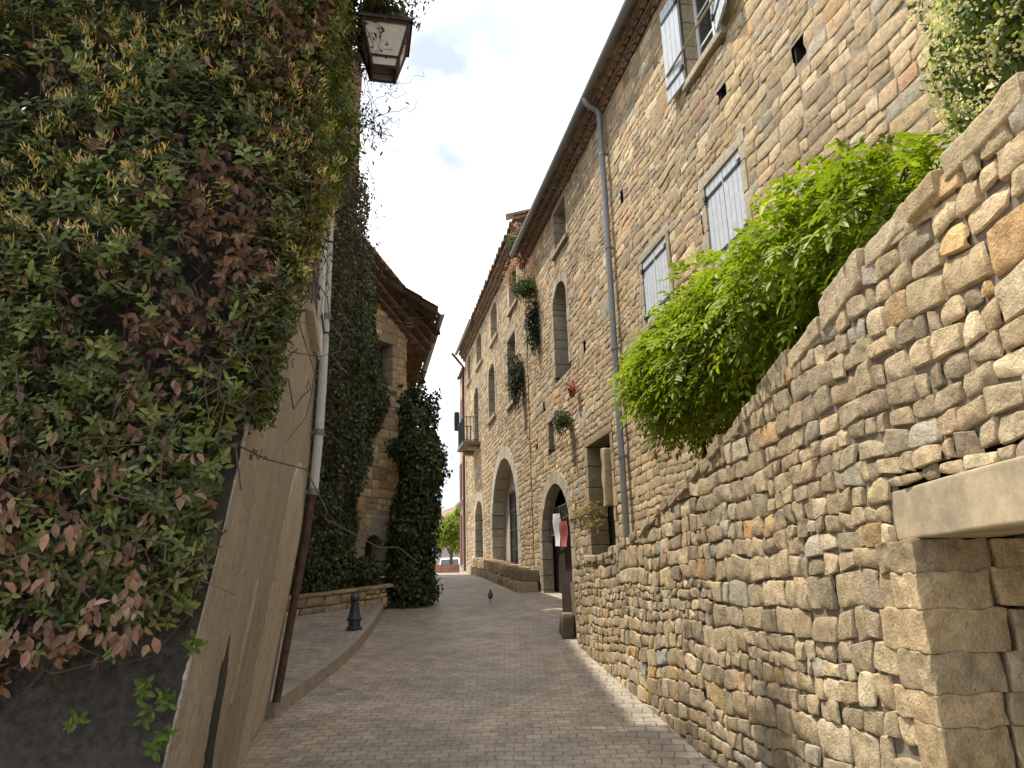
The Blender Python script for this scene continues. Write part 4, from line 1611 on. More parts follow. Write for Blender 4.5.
def shoots(mb, P, A, g, pairs=4, step=.022, size=.045, aspect=.42, col=(.1, .2, .05), cvar=.25, fold=.25, droop=0.0, spread=1.0):
    """opposite leaf pairs up a short shoot (tips of honeysuckle)"""
    P = np.asarray(P, float); n = len(P)
    A = nrm(A)
    ref = nrm(g.normal(size=(n, 3)))
    X = nrm(np.cross(A, ref)); Y = np.cross(A, X)
    col = np.broadcast_to(np.asarray(col, float), (n, 3))
    for k in range(pairs):
        B = X if k % 2 == 0 else Y
        q = P + A * step * k
        for sg in (-1, 1):
            d = nrm(B * sg * spread + A * (.35 + .2 * k) + np.array([0, 0, -droop]) + .25 * g.normal(size=(n, 3)))
            nn = nrm(A * 1.0 - B * sg * .3)
            leaves(mb, q, nn, size * (1 - .10 * k), g, aspect, col, cvar, rand=.15, dirs=d, fold=fold)


def twigs(mb, starts, ends, g, rad=.004, sag=.1, n=7, wig=.05, col=(1, 1, 1), k=4):
    for a, b in zip(starts, ends):
        a = np.asarray(a, float); b = np.asarray(b, float)
        t = np.linspace(0, 1, n)[:, None]
        p = a + (b - a) * t
        p[:, 2] -= (sag * np.sin(np.pi * t))[:, 0]
        w = np.cumsum(g.normal(size=(n, 3)), 0) * wig / math.sqrt(n)
        w = w - w[:1]
        mb.tube(p + w, rad * np.linspace(1.1, .5, n), k, 0, col, caps=False)


GREENS = np.array([(.100, .120, .036), (.135, .165, .046), (.062, .080, .030), (.18, .21, .060)])

def shell_points(g, cen, rad, n, bump_=.35, sc=1.3, inner=.72):
    """points near the uneven surface of an ellipsoid"""
    d = nrm(g.normal(size=(n, 3)))
    cen = np.asarray(cen, float); rad = np.asarray(rad, float)
    b = 1 + bump_ * noise3(d * rad + cen, sc) + .5 * bump_ * noise3(d * rad + cen + 7, sc * 2.6)
    p = cen + d * rad * (b * g.uniform(inner, 1.03, n))[:, None]
    return p, nrm(d / rad)



# ---- honeysuckle on the rendered house
hs = empty('honeysuckle_vine', tuple(endP(.5, .6, .1)), 'tangled honeysuckle with yellow blooms and withered brown leaves over the left wall', 'climbing plant')
gh = np.random.default_rng(77)


def hs_lower(t):            # lower limit of the growth on the end face
    return 1.52 + .20 * np.sin(t * 5.0 + .5) + .1 * np.sin(t * 13.)


def hs_lower_street(s):     # lower limit on the street face; s negative towards the camera
    return np.interp(s, [-4.2, -3.9, -3.4, -2.6, -1.6, -.6, 0, .3], [2.0, 2.6, 3.15, 3.95, 4.9, 6.0, 6.8, 7.0])


def sample_hs(n, street=False, lo=0.0, hi=1.0):
    if street:
        s = gh.uniform(-4.0, .15, n * 3)
        z = gh.uniform(2.2, 7.8, n * 3)
        ok = (z > hs_lower_street(s) + gh.normal(0, .12, n * 3)) & (z < top_l(s) + .25)
        s, z = s[ok][:n], z[ok][:n]
        mx = np.minimum(np.clip((z - hs_lower_street(s)) * .35, .03, .34), np.interp(z, [2.6, 3.1, 3.4, 4.0, 5.2, 6.0], [.03, .05, .14, .24, .30, .24]))
        bul = .75 + .5 * noise3(np.stack([s, z, s * 0], -1), 1.3)
        o = .02 + mx * bul * gh.uniform(lo, hi, len(s))
        p = leftP(s, z, o)
        return p, np.tile(np.array([HN[0], HN[1], .35]), (len(p), 1)), s, z
    if street is None:          # the swag that wraps round the arris
        z = gh.uniform(2.55, 5.9, n)
        an = gh.uniform(-.35, 1.9, n)
        r = np.interp(z, [2.0, 2.6, 3.1, 3.4, 4.0, 5.0, 5.8], [.03, .05, .08, .16, .28, .34, .20]) * (.75 + .55 * noise3(np.stack([an, z, z * 0 + 9], -1), 1.4)) * gh.uniform(lo, hi, n)
        c = leftP(near_s(z) + .06, z, -.06)
        d = np.stack([HN[0] * np.cos(an) - HD[0] * np.sin(an), HN[1] * np.cos(an) - HD[1] * np.sin(an), 0 * an], -1)
        return c + d * (r + .06)[:, None], d + np.array([0, 0, .35]), an, z
    t = gh.uniform(-.15, 2.6, n * 3)
    z = gh.uniform(1.3, 5.9, n * 3)
    ok = (z > hs_lower(t) + gh.normal(0, .10, n * 3)) & (noise3(np.stack([t, z, t * 0 + 1.7], -1), 3.4) > -.60)
    t, z = t[ok][:n], z[ok][:n]
    mx = np.clip((z - hs_lower(t)) * .42, .05, .46) * np.clip((t + .3) / .35, .35, 1)
    bul = .72 + .55 * noise3(np.stack([t, z, t * 0 + 4], -1), 1.7)
    o = .02 + mx * bul * gh.uniform(lo, hi, len(t))
    kp = t > np.interp(z, [1.4, 2.5, 3.0], [.05, .05, -.15])
    t, z, o = t[kp], z[kp], o[kp]
    p = endP(t, z, o)
    return p, np.tile(np.array([-HD[0], -HD[1], .4]), (len(p), 1)), t, z


def deadness(p):
    return .20 + noise3(p + 2.2, 1.25) + .55 * noise3(p, 3.1)


mbg, mbd, mbt, mbf, mbw = MB(), MB(), MB(), MB(), MB()
UP = np.array([0, 0, 1.0])
for street, n_in, n_out in ((False, 15000, 6200), (True, 9000, 4200), (None, 4500, 2300)):
    # inner mass, shade put into darker leaf colours
    p, nn, a_, z_ = sample_hs(n_in, street, 0.0, .8)
    d = deadness(p) + (0 if street is not False else 1) * (np.clip((2.9 - z_) * .5, -.6, .45) * np.clip((a_ - .1) * 2.5, -.3, 1) + .60 * np.exp(-((a_ - .28) / .22) ** 2 - ((z_ - 2.95) / .42) ** 2) + .55 * np.exp(-((a_ - .8) / .28) ** 2 - ((z_ - 2.3) / .55) ** 2))
    dead = d + .35 * gh.normal(size=len(p)) > .34
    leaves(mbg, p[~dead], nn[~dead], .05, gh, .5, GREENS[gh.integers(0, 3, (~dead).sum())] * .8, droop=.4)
    leaves(mbd, p[dead], nn[dead], .05, gh, .48, np.array([(.085, .052, .038), (.065, .042, .032), (.10, .062, .045)])[gh.integers(0, 3, dead.sum())], droop=.9)
    # shoot tips at the surface
    p, nn, a_, z_ = sample_hs(n_out, street, .7, 1.05)
    d = deadness(p) + (0 if street is not False else 1) * (np.clip((2.9 - z_) * .5, -.6, .45) * np.clip((a_ - .1) * 2.5, -.3, 1) + .75 * np.exp(-((a_ - .28) / .22) ** 2 - ((z_ - 2.95) / .42) ** 2) + .55 * np.exp(-((a_ - .8) / .28) ** 2 - ((z_ - 2.3) / .55) ** 2))
    dead = d + .35 * gh.normal(size=len(p)) > .48
    ax = nn + .5 * gh.normal(size=p.shape) + np.array([0, 0, .25])
    tone = np.clip(.5 + .8 * noise3(p, .9), 0, 1)[:, None]  # random soft patches of paler green
    gc = GREENS[gh.integers(0, 4, len(p))] * (.8 + .55 * tone) + np.array([.035, .045, .0]) * (gh.random((len(p), 1)) < .18)
    big_ = gh.random(len(p)) < .3
    shoots(mbg, p[~dead & big_], ax[~dead & big_], gh, 4, .026, .064, .42, gc[~dead & big_])
    shoots(mbg, p[~dead & ~big_], ax[~dead & ~big_], gh, 4, .019, .044, .38, gc[~dead & ~big_])
    dc = np.array([(.175, .105, .075), (.13, .078, .058), (.21, .13, .092), (.27, .165, .11), (.105, .065, .05)])[gh.integers(0, 5, dead.sum())]
    q, qa = p[dead], ax[dead]
    shoots(mbd, q, qa * .6 + np.array([0, 0, -.7]), gh, 2, .018, .055, .42, dc, .25, .5, droop=1.0, spread=.5)
    # flowers
    hz = 3.15 if not street else 3.0
    w = (~dead) & (z_ > hz) & (noise3(p + 5.5, 2.0) > .10) & (gh.random(len(p)) < (.30 if not street else .22))
    fp, fa = p[w] + nrm(ax[w]) * .07, nrm(ax[w])
    for k in range(13):
        dd = nrm(fa * .8 + np.array([0, 0, .5]) + .6 * gh.normal(size=fp.shape) + np.array([0, 0, .3]))
        fc = np.array([(.66, .56, .24), (.68, .46, .13), (.66, .62, .42), (.58, .36, .12)])[gh.integers(0, 4, len(fp))]
        leaves(mbf, fp + gh.normal(0, .014, fp.shape), np.cross(dd, gh.normal(size=fp.shape)), .034, gh, .19, fc, .2, rand=.05, dirs=dd, fold=.1)
# sparse sprigs low on the dark wall
for (t_, z_) in ((.10, 1.30), (.03, 1.22), (.36, 1.28), (.15, 1.42), (.05, 1.36), (-.02, 1.55), (.04, 1.18)):
    p = endP(np.full(3, t_) + gh.normal(0, .015, 3), np.full(3, z_) + gh.normal(0, .02, 3), np.full(3, .04))
    shoots(mbg, p, np.tile([-HD[0] * .8, -HD[1] * .8, -.2], (3, 1)), gh, 2, .018, .05, .42, (.10, .16, .03))
t_ = gh.uniform(.0, .75, 330); z_ = 1.62 + gh.gamma(2.0, .22, 330)
p = endP(t_, z_, .05 + np.clip((z_ - 1.5) * .3, 0, .3) * gh.uniform(.5, 1.1, 330))
shoots(mbg, p, np.tile([-HD[0], -HD[1], .15], (330, 1)) + .5 * gh.normal(size=(330, 3)), gh, 3, .02, .05, .42, GREENS[gh.integers(0, 4, 330)] * 1.1)
# withered leaf clusters hanging at the left
for q in range(110):
    t_, z_ = gh.uniform(.12, 1.1), gh.uniform(1.5, 2.7)
    p = endP(np.full(4, t_) + gh.normal(0, .02, 4), np.full(4, z_) + gh.normal(0, .03, 4), np.full(4, gh.uniform(.12, .34)))
    dc = np.array([(.26, .155, .105), (.21, .12, .085), (.30, .195, .135)])[q % 3]
    leaves(mbd, p, (-HD[0], -HD[1], .2), .06, gh, .5, dc, .2, droop=1.6, rand=.5, fold=.5)
# stems
st, en = [], []
for q in range(260):
    t0 = gh.uniform(-.1, 1.8); z0 = gh.uniform(1.7, 5.0)
    o0 = gh.uniform(.02, .32)
    st.append(endP(t0, z0, o0)); en.append(endP(t0 + gh.normal(0, .25), z0 + gh.uniform(-.7, .5), o0 + gh.uniform(-.1, .1)))
twigs(mbw, st, en, gh, .004, .05, 8, .16)
st, en = [], []
for q in range(26):
    s0 = gh.uniform(-3.2, -.4); z0 = hs_lower_street(s0) + .25
    st.append(leftP(s0, z0, .1)); en.append(leftP(s0 + gh.normal(0, .12), z0 - gh.uniform(.3, .9), .04 + gh.uniform(0, .05)))
twigs(mbw, st, en, gh, .0035, .0, 9, .12)
# withered trails on the rendered face below the green
for a, b in zip(st, en):
    m_ = gh.integers(3, 9)
    t = gh.uniform(0, 1, m_)[:, None]
    p = np.asarray(a) + (np.asarray(b) - np.asarray(a)) * t + gh.normal(0, .05, (m_, 3))
    p = p + np.array([HN[0], HN[1], 0]) * .03
    leaves(mbd, p, (HN[0], HN[1], .1), .055, gh, .42, (.12, .07, .05), .35, droop=1.2, rand=.6, fold=.5)
# dark tangle over the lantern
p, nn = shell_points(gh, (-.98, 5.15, 6.26), (.34, .30, .13), 1300, .5, 3.0, .3)
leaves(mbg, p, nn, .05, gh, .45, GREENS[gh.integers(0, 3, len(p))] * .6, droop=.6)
leaves(mbd, p[::4] + gh.normal(0, .04, p[::4].shape), UP, .05, gh, .45, (.09, .055, .04), .3, droop=1.0)
# overhead tangle at the eave and bare hanging stems beside the lantern
st, en = [], []
for q in range(120):
    s0 = gh.uniform(-2.6, -.2); z0 = gh.uniform(5.0, 7.4)
    a = leftP(s0, z0, gh.uniform(.1, .45))
    st.append(a); en.append(a + np.array([gh.uniform(.02, .34), gh.normal(0, .25), gh.uniform(-.9, .10)]))
twigs(mbw, st, en, gh, .0035, .12, 12, .15)
for a, b in zip(st[::2], en[::2]):
    m_ = gh.integers(8, 22)
    t = gh.uniform(.1, 1, m_)[:, None]
    p = np.asarray(a) + (np.asarray(b) - np.asarray(a)) * t + gh.normal(0, .06, (m_, 3))
    leaves(mbd, p, UP, .045, gh, .42, (.075, .05, .035), .35, droop=1.0, rand=.8, fold=.4)
for q in range(6):
    a = leftP(gh.uniform(-2.2, -1.0), 7.0 + gh.uniform(-.4, .4), .3)
    n = 22
    p = a + np.cumsum(np.stack([gh.normal(.018, .02, n), gh.normal(0, .02, n), gh.normal(-.012, .025, n)], -1), 0)
    mbw.tube(p, .0028, 4, caps=False)
mbg.build('leaves', M['leaf'], hs)
mbd.build('withered_leaves', M['leaf_dry'], hs)
mbf.build('blossom', M['petal'], hs)
mbw.build('stem', M['twig'], hs)


# ---- ivy masses
def ivy(name, label, loc, parts_fn, cat='ivy'):
    e = empty(name, loc, label, cat)
    parts_fn(e)
    return e


gi = np.random.default_rng(41)
IVY = np.array([(.045, .062, .026), (.058, .080, .030), (.036, .050, .022), (.085, .115, .038)])


def ivy_column(e):
    mb = MB()
    for cen, rad, n in (((-2.03, 15.95, 4.6), (.50, .55, 1.65), 9500), ((-2.15, 16.05, 2.9), (.46, .55, 1.55), 7500), ((-1.80, 15.9, 4.3), (.42, .45, .9), 3500),
                        ((-2.2, 16.0, 2.0), (.55, .6, .8), 3500)):
        p, nn = shell_points(gi, cen, rad, n, .42, 2.3, .66)
        ok = p[:, 2] > road_z(p[:, 1]) + .0
        p, nn = p[ok], nn[ok]
        leaves(mb, p, nn, .085, gi, .75, IVY[gi.integers(0, 4, len(p))], .3, droop=.6, rand=.55)
    mb.build('leaves', M['leaf_ivy'], e)
    mb = MB()
    for q in range(7):
        x0 = -2.25 + q * .06
        mb.tube([(x0, 16.2, 1.5), (x0 + gi.normal(0, .1), 16.1, 3.0), (x0 + .1 + gi.normal(0, .12), 16.1, 5.4)], .03, 6)
    mb.build('stem', M['bark'], e)


ivy('ivy_bush', 'dark ivy column climbing the house corner at the street edge', (-2.2, 16.0, 1.6), ivy_column)


def ivy_wall(e):
    mb = MB()
    n = 30000
    s = gi.uniform(-4.6, -.55, n)
    z = gi.uniform(1.4, 10.6, n)
    # right-hand limit of the growth at each height
    lim = np.interp(z, [1.5, 2.4, 3.3, 4.6, 5.8, 7.5, 8.6, 9.6, 10.4], [-1.75, -1.62, -1.42, -1.05, -.72, -.92, -.95, -1.25, -1.65])
    lim = lim + .14 * noise3(np.stack([z * 0, z, s * 0], -1), 2.2)
    ok = s < lim + gi.normal(0, .05, n)
    s, z, lim = s[ok], z[ok], lim[ok]
    thick = np.clip((lim - s) * .7 + .08, .06, .50)
    bul = .7 + .6 * noise3(np.stack([s, z, s * 0 + 2], -1), 1.5)
    o = .02 + thick * bul * gi.uniform(.35, 1.0, len(s)) + np.where(s < -1.75, .30, 0)
    p = gabP(s, z, o)
    up = (z > 7.6)[:, None]
    c = np.where(up, GREENS[gi.integers(0, 4, len(p))] * .75, IVY[gi.integers(0, 4, len(p))])
    leaves(mb, p, (N2[0], N2[1], .35), .08, gi, .7, c, .3, droop=.7, rand=.5)
    mb.build('leaves', M['leaf_ivy'], e)
    mb = MB()
    for q in range(10):
        s0 = -3.2 + q * .17
        zz_ = np.linspace(1.4, gi.uniform(4, 8), 8)
        mb.tube(gabP(s0 + np.cumsum(gi.normal(0, .06, 8)), zz_, np.full(8, .36 if s0 < -1.8 else .05)), .022, 5)
    mb.build('stem', M['bark'], e)


ivy('ivy_curtain', 'tall dark ivy curtain covering the stone wall beside the pale downpipe', tuple(gabP(-2.2, 1.6, .3)), ivy_wall)

# planter wall with shrubs
pl = empty('planter_wall', (-3.1, 14.4, 1.5), 'low rubble planter wall at the back of the forecourt', 'low wall')
PA, PBq = np.array([-4.6, 12.35]), np.array([-2.50, 15.30])
pd = nrm(PBq - PA); pn = np.array([pd[1], -pd[0]])
plen = float(np.linalg.norm(PBq - PA))


def planP(s, z, out):
    s, z, out = np.broadcast_arrays(np.asarray(s, float), np.asarray(z, float), np.asarray(out, float))
    x = PA[0] + pd[0] * s + pn[0] * out; y = PA[1] + pd[1] * s + pn[1] * out
    return np.stack([x, y, z + road_z(y) + .13], -1)


mb = MB()
masonry(mb, planP, 0, plen, -.05, .30, g2, PAL_GREY, band=(.15, .2), seg=(.5, 1.2), sub=(.1, .16), res=(7, 6), depth=.02)
sx = 0
while sx < plen:
    l = gi.uniform(.3, .6)
    mb.rbox((sx + l / 2, -.12, .31), (l / 2 - .006, .15, .03), .015, 6, .006, 8, 0, pal_pick(PAL_GREY, 1, gi)[0] * .9, lambda c: planP(c[:, 0], c[:, 2], c[:, 1]))
    sx += l
mb.build('stonework', [M['wall_stone'], M['joint_dark']], pl)
mb = MB()
mb.box(0, plen, -1.1, -.2, -.1, .26, fn=lambda c: planP(c[:, 0], c[:, 2], c[:, 1]))
tag(mb.build('planter_soil', M['earth'], smooth=False), kind='structure')
for q, (s_, r_, lab) in enumerate(((1.6, .34, 'dark low shrub in the planter nearest the pipe'), (2.25, .38, 'dark middle shrub in the forecourt planter'),
                                   (2.85, .36, 'dark shrub in the planter beside the stone doorway'), (3.4, .34, 'dark shrub at the planter end against the ivy column'))):
    b = planP(s_, .26, -.45)
    e = empty('shrub', tuple(b), lab, 'shrub', 'shrubs in the forecourt planter')
    mb = MB()
    p, nn = shell_points(gi, b + np.array([0, 0, .30]), (r_ * 1.1, r_ * 1.1, r_ * 1.05), 1500, .3, 3.0, .5)
    leaves(mb, p, nn, .075, gi, .5, IVY[gi.integers(0, 4, len(p))] * 1.1, .3, droop=.2, rand=.6)
    mb.build('leaves', M['leaf_ivy'], e)
    mb = MB()
    for k in range(5):
        mb.tube([b, b + np.array([gi.normal(0, .1), gi.normal(0, .1), .3]), b + np.array([gi.normal(0, .22), gi.normal(0, .22), .5])], [.014, .009, .004], 5)
    mb.build('stem', M['bark'], e)


# ---- wisteria over the wall top
gw_ = np.random.default_rng(55)
wis = empty('wisteria', (2.1, 7.2, 2.3), 'bright green wisteria spilling over the stone wall below the shutters', 'climbing plant')


def compound(mb, P, A, g, n=6, ln=.26, lf=.075, col=(.1, .2, .03)):
    """pinnate leaves: leaflet pairs along a drooping stalk"""
    P = np.asarray(P, float); m = len(P)
    A = nrm(A)
    side = nrm(np.cross(A, UP + .2 * g.normal(size=(m, 3))))
    L_ = ln * g.uniform(.7, 1.2, m)[:, None]
    col = np.broadcast_to(np.asarray(col, float), (m, 3)) * g.uniform(.8, 1.25, (m, 1))
    for k in range(n + 1):
        t = (k + .6) / (n + .6)
        q = P + A * L_ * t + np.array([0, 0, -1.0]) * L_ * .55 * t * t
        ax = nrm(A + np.array([0, 0, -1.1]) * t)
        nn = nrm(np.cross(side, ax)); nn = np.where(nn[:, 2:3] < 0, -nn, nn)
        if k == n:
            leaves(mb, q, nn, lf, g, .40, col, .15, rand=.2, dirs=ax, fold=.3)
        else:
            for sg in (-1, 1):
                d = nrm(side * sg + ax * .55 + np.array([0, 0, -.35]))
                leaves(mb, q, nn, lf * (1 - .25 * abs(t - .5)), g, .40, col, .15, rand=.2, dirs=d, fold=.3)


WB = [((1.45, 7.25, 3.80), (.30, .40, .36), 220), ((1.48, 6.85, 3.68), (.38, .48, .46), 320), ((1.55, 6.3, 3.62), (.42, .5, .50), 360), ((1.62, 5.7, 3.60), (.45, .5, .52), 360),
      ((1.72, 5.1, 3.60), (.45, .5, .52), 340), ((1.80, 4.45, 3.58), (.44, .5, .44), 300), ((1.85, 3.85, 3.56), (.40, .42, .38), 240), ((1.90, 3.40, 3.52), (.30, .32, .26), 150),
      ((1.9, 6.0, 3.2), (.35, 1.0, .5), 300), ((2.0, 4.6, 3.3), (.35, .9, .4), 240), ((1.45, 6.5, 3.28), (.22, .45, .24), 120)]
mb = MB(); mbs = MB()
for cen, rad, n in WB:
    p, nn = shell_points(gw_, cen, rad, n, .30, 2.0, .45)
    ok = (p[:, 0] > wall_x(p[:, 1]) - .16)
    p, nn = p[ok], nn[ok]
    top_ = np.clip((p[:, 2] - cen[2]) / rad[2] * .5 + .5, 0, 1)[:, None]
    young = (gw_.random((len(p), 1)) < .25)
    c = np.array([.19, .245, .020]) * (1 + .35 * young) + np.array([.03, .02, 0]) * young
    ax = nn * np.array([1, 1, .6]) + .45 * gw_.normal(size=p.shape) + np.array([-.15, 0, .1])
    compound(mb, p, ax, gw_, 6, .22, .072, c)
    for k in range(10):
        a = np.array(cen) + gw_.normal(size=3) * np.array(rad) * .25
        b = p[gw_.integers(len(p))]
        twigs(mbs, [a], [b], gw_, .006, -.05, 6, .08)
mb.build('leaves', M['leaf_bright'], wis)
for q in range(3):
    y0 = 4.3 + q
    mbs.tube([(wall_x(y0) + .35, y0, wall_top(y0) - .15), (wall_x(y0) + .40, y0 + .2, wall_top(y0) + .3), (wall_x(y0) + .45, y0 + .5, wall_top(y0) + .7)], [.03, .025, .015], 7)
mbs.build('stem', M['bark'], wis)

# ---- white flowering climber at the top right
jas = empty('jasmine_bush', (1.95, 2.4, 3.1), 'glossy jasmine bush with cream flower heads on the wall top', 'bush')
mb, mbf, mbs = MB(), MB(), MB()
gj = np.random.default_rng(66)
for cen, rad, n in (((2.08, 2.62, 3.74), (.32, .36, .42), 2600), ((2.1, 2.3, 4.0), (.42, .45, .5), 3200), ((2.04, 2.82, 3.40), (.19, .22, .20), 800), ((2.3, 1.7, 3.9), (.5, .5, .6), 2200),
                    ((2.28, 2.8, 4.35), (.35, .35, .4), 1800)):
    p, nn = shell_points(gj, cen, rad, n, .28, 3.0, .6)
    leaves(mb, p, nn, .042, gj, .55, np.array([(.075, .11, .025), (.11, .16, .03), (.15, .20, .035), (.05, .08, .02)])[gj.integers(0, 4, len(p))], .25, droop=.2, rand=.6)
    p, nn = shell_points(gj, cen, rad, int(n * .17), .28, 3.0, .99)
    for k in range(14):
        q = p + gj.normal(0, .020, p.shape)
        leaves(mbf, q, nn, .018, gj, .7, np.array([(.66, .62, .36), (.56, .56, .26), (.70, .68, .48)])[gj.integers(0, 3, len(p))], .2, rand=.9)
    for k in range(8):
        twigs(mbs, [np.array(cen) - np.array([0, 0, rad[2] * .8])], [p[gj.integers(len(p))]], gj, .007, 0, 6, .06)
mb.build('leaves', M['leaf'], jas)
mbf.build('blossom', M['petal'], jas)
mbs.build('stem', M['bark'], jas)


# ---- small plants growing from the facade
def wall_plant(name, label, s, z, o, rad, n, size, colr, flowers=None, cat='plant', hang=1.0, group=None, stemz=.3):
    base = facade(s, z, .02)
    e = empty(name, tuple(base), label, cat, group)
    mb = MB()
    c = facade(s, z, o)
    p, nn = shell_points(gi, c, rad, n, .35, 3.0, .3)
    k = (p - base) @ np.array([FN[0], FN[1], 0])
    p = p + np.array([FN[0], FN[1], 0]) * np.clip(.03 - k, 0, None)[:, None]
    leaves(mb, p, nn, size, gi, .28, np.array(colr), .35, droop=hang, rand=.7)
    mb.build('leaves', M['leaf'], e)
    mb = MB()
    for q in range(6):
        mb.tube([base, c + gi.normal(0, .08, 3), p[gi.integers(len(p))]], [.008, .006, .003], 4)
    mb.build('stem', M['twig'], e)
    if flowers:
        mb = MB()
        for q in range(flowers[0]):
            a = c + gi.normal(size=3) * np.array(rad) * .5
            b = a + np.array([gi.normal(0, .12), gi.normal(0, .12), gi.uniform(.25, .55)]) * flowers[2]
            pts = b + gi.normal(0, .07, (60, 3)) * np.array([1, 1, 1.3])
            leaves(mb, pts, UP, .045, gi, .7, flowers[1], .2, rand=1.2)
            mb.tube([a, b], .005, 4, 0, (.1, .16, .05))
        mb.build('blossom', M['petal'], e)
    return e


wall_plant('valerian_plant', 'green valerian with pink flower sprays high on the stone house', 1.2, 9.0, .28, (.35, .35, .32), 900, .10, (.07, .11, .03), (8, (.62, .30, .29), 1.2), 'flowering plant', .2)
wall_plant('hanging_weed', 'long dark weed hanging below the pink valerian', 1.0, 8.05, .12, (.22, .22, .75), 1300, .10, (.035, .05, .02), None, 'plant', 1.5)
wall_plant('hanging_weed', 'bushy dark weed hanging between the tall middle windows', 2.75, 7.15, .22, (.26, .26, .80), 1500, .10, (.05, .062, .03), None, 'plant', 1.3)
wall_plant('capers_plant', 'small grey green tuft on the wall above the niche door', -1.45, 5.1, .2, (.26, .26, .30), 700, .08, (.075, .09, .05), None, 'plant', .6)
wall_plant('valerian_plant', 'pink valerian sprig on the roof edge between the two stone houses', 1.9, 10.6, .35, (.2, .2, .2), 300, .08, (.07, .11, .03), (3, (.58, .32, .30), .7), 'flowering plant', .2)
wall_plant('yellow_shrub', 'straggly yellowing creeper beside the niche door', -3.3, 3.0, .35, (.42, .35, .34), 500, .07, (.26, .20, .05), None, 'plant', .4)

# hanging pot
pt = empty('flower_pot', tuple(facade(-2.05, 5.5, .1)), 'small red pot hung on the stone wall above the grey tuft', 'pot')
mb = MB()
c = facade(-2.05, 5.42, .13)
mb.lathe([(.0, 0), (.05, 0), (.075, .14), (.088, .14), (.088, .17), (.07, .17), (.06, .04), (0, .04)], c, 16)
mb.build('pot', M['terracotta'], pt)
mb = MB()
leaves(mb, c + np.array([0, 0, .20]) + gi.normal(0, .05, (120, 3)), UP, .06, gi, .5, (.34, .10, .08), .3)
mb.build('leaves', M['leaf'], pt)

# banner hanging in the cart doorway
bn = empty('banner', tuple(facade(.1, 2.6, .02)), 'white and red banner hanging inside the dark arched doorway', 'banner')
mb = MB()
uu = np.linspace(0, 1, 12); vv = np.linspace(0, 1, 14)
Ub, Vb = np.meshgrid(uu, vv)
wave = .03 * np.sin(Ub * 7) + .02 * np.sin(Vb * 5 + Ub * 3)
def banner_sheet(u0, u1, z0f, z1f, off):
    U2 = u0 + (u1 - u0) * Ub
    s_ = .68 - 1.15 * U2
    z_ = (3.46 - .10 * U2) - (z0f + (z1f - z0f) * Vb) * .66
    return facade(s_, z_, -.11 + wave + off)
mb.grid(banner_sheet(0, .52, 0, 1.05, 0)); mb.grid(banner_sheet(0, .52, 0, 1.05, -.006))
mb.build('white_cloth', M['banner_white'], bn)
mb = MB()
mb.grid(banner_sheet(.45, 1.0, .25, 1.05, .008)); mb.grid(banner_sheet(.45, 1.0, .25, 1.05, .002))
mb.build('red_cloth', M['banner_red'], bn)

# ================================================================== STREET FURNITURE
# lantern on its bracket
LC = np.array([-.96, 5.25, 5.95])
lt = empty('street_lantern', tuple(leftP(-2.1, 5.6, 0)), 'square iron wall lantern with milky panes high on the left house', 'lantern')
ang = R(12)
ca, sa = math.cos(ang), math.sin(ang)


def lanP(c):
    c = np.asarray(c, float)
    return np.stack([LC[0] + c[:, 0] * ca - c[:, 1] * sa, LC[1] + c[:, 0] * sa + c[:, 1] * ca, LC[2] + c[:, 2]], -1)


wt_, wm_, wb_ = .185, .115, .095      # half widths: top, waist, foot
zt_, zm_, zb_ = .15, -.12, -.20
mb = MB()
cor = [(-1, -1), (1, -1), (1, 1), (-1, 1)]
for (x, y) in cor:
    mb.tube(lanP([(x * wt_, y * wt_, zt_), (x * wm_, y * wm_, zm_), (x * wb_, y * wb_, zb_)]), .013, 4)
for (w_, z_, r_) in ((wt_, zt_, .017), (wm_, zm_, .012), (wb_, zb_, .014)):
    p = lanP([(x * w_, y * w_, z_) for x, y in cor] + [(-w_, -w_, z_)])
    for k in range(4):
        mb.tube([p[k], p[k + 1]], r_, 4)
mb.build('frame', M['lantern'], lt, smooth=False)
for k in range(4):
    mb = MB()
    (x0, y0), (x1, y1) = cor[k], cor[(k + 1) % 4]
    rows = []
    for (w_, z_) in ((wt_, zt_), (wm_, zm_), (wb_, zb_)):
        rows.append(lanP([(x0 * w_ * .97, y0 * w_ * .97, z_), (x1 * w_ * .97, y1 * w_ * .97, z_)]))
    mb.grid(np.array(rows))
    mb.build('pane', M['haze_glass'], lt, smooth=False)
mb = MB()
rings = []
for (w_, z_) in ((wt_ + .03, zt_ + .0), (wt_ + .03, zt_ + .025), (.10, zt_ + .17), (.085, zt_ + .24), (.03, zt_ + .28), (.02, zt_ + .36)):
    rings.append(lanP([(x * w_, y * w_, z_) for x, y in cor]))
mb.grid(np.array(rings), wrap=True)
mb.build('lantern_roof', M['lantern'], lt, smooth=False)
mb = MB()
wp = leftP(-2.1, 5.95, .0); wp2 = leftP(-2.1, 5.35, .0)
tp = lanP([(0, 0, zt_ + .36)])[0]
mid = (wp + tp) / 2
mb.tube([wp, mid + np.array([0, 0, .12]), tp + np.array([0, 0, .05]), tp], .014, 6)
mb.tube([wp2, (wp2 + mid) / 2 + np.array([0.05, 0, -.02]), mid + np.array([.05, 0, .1])], .011, 6)
mb.build('bracket', M['lantern'], lt)

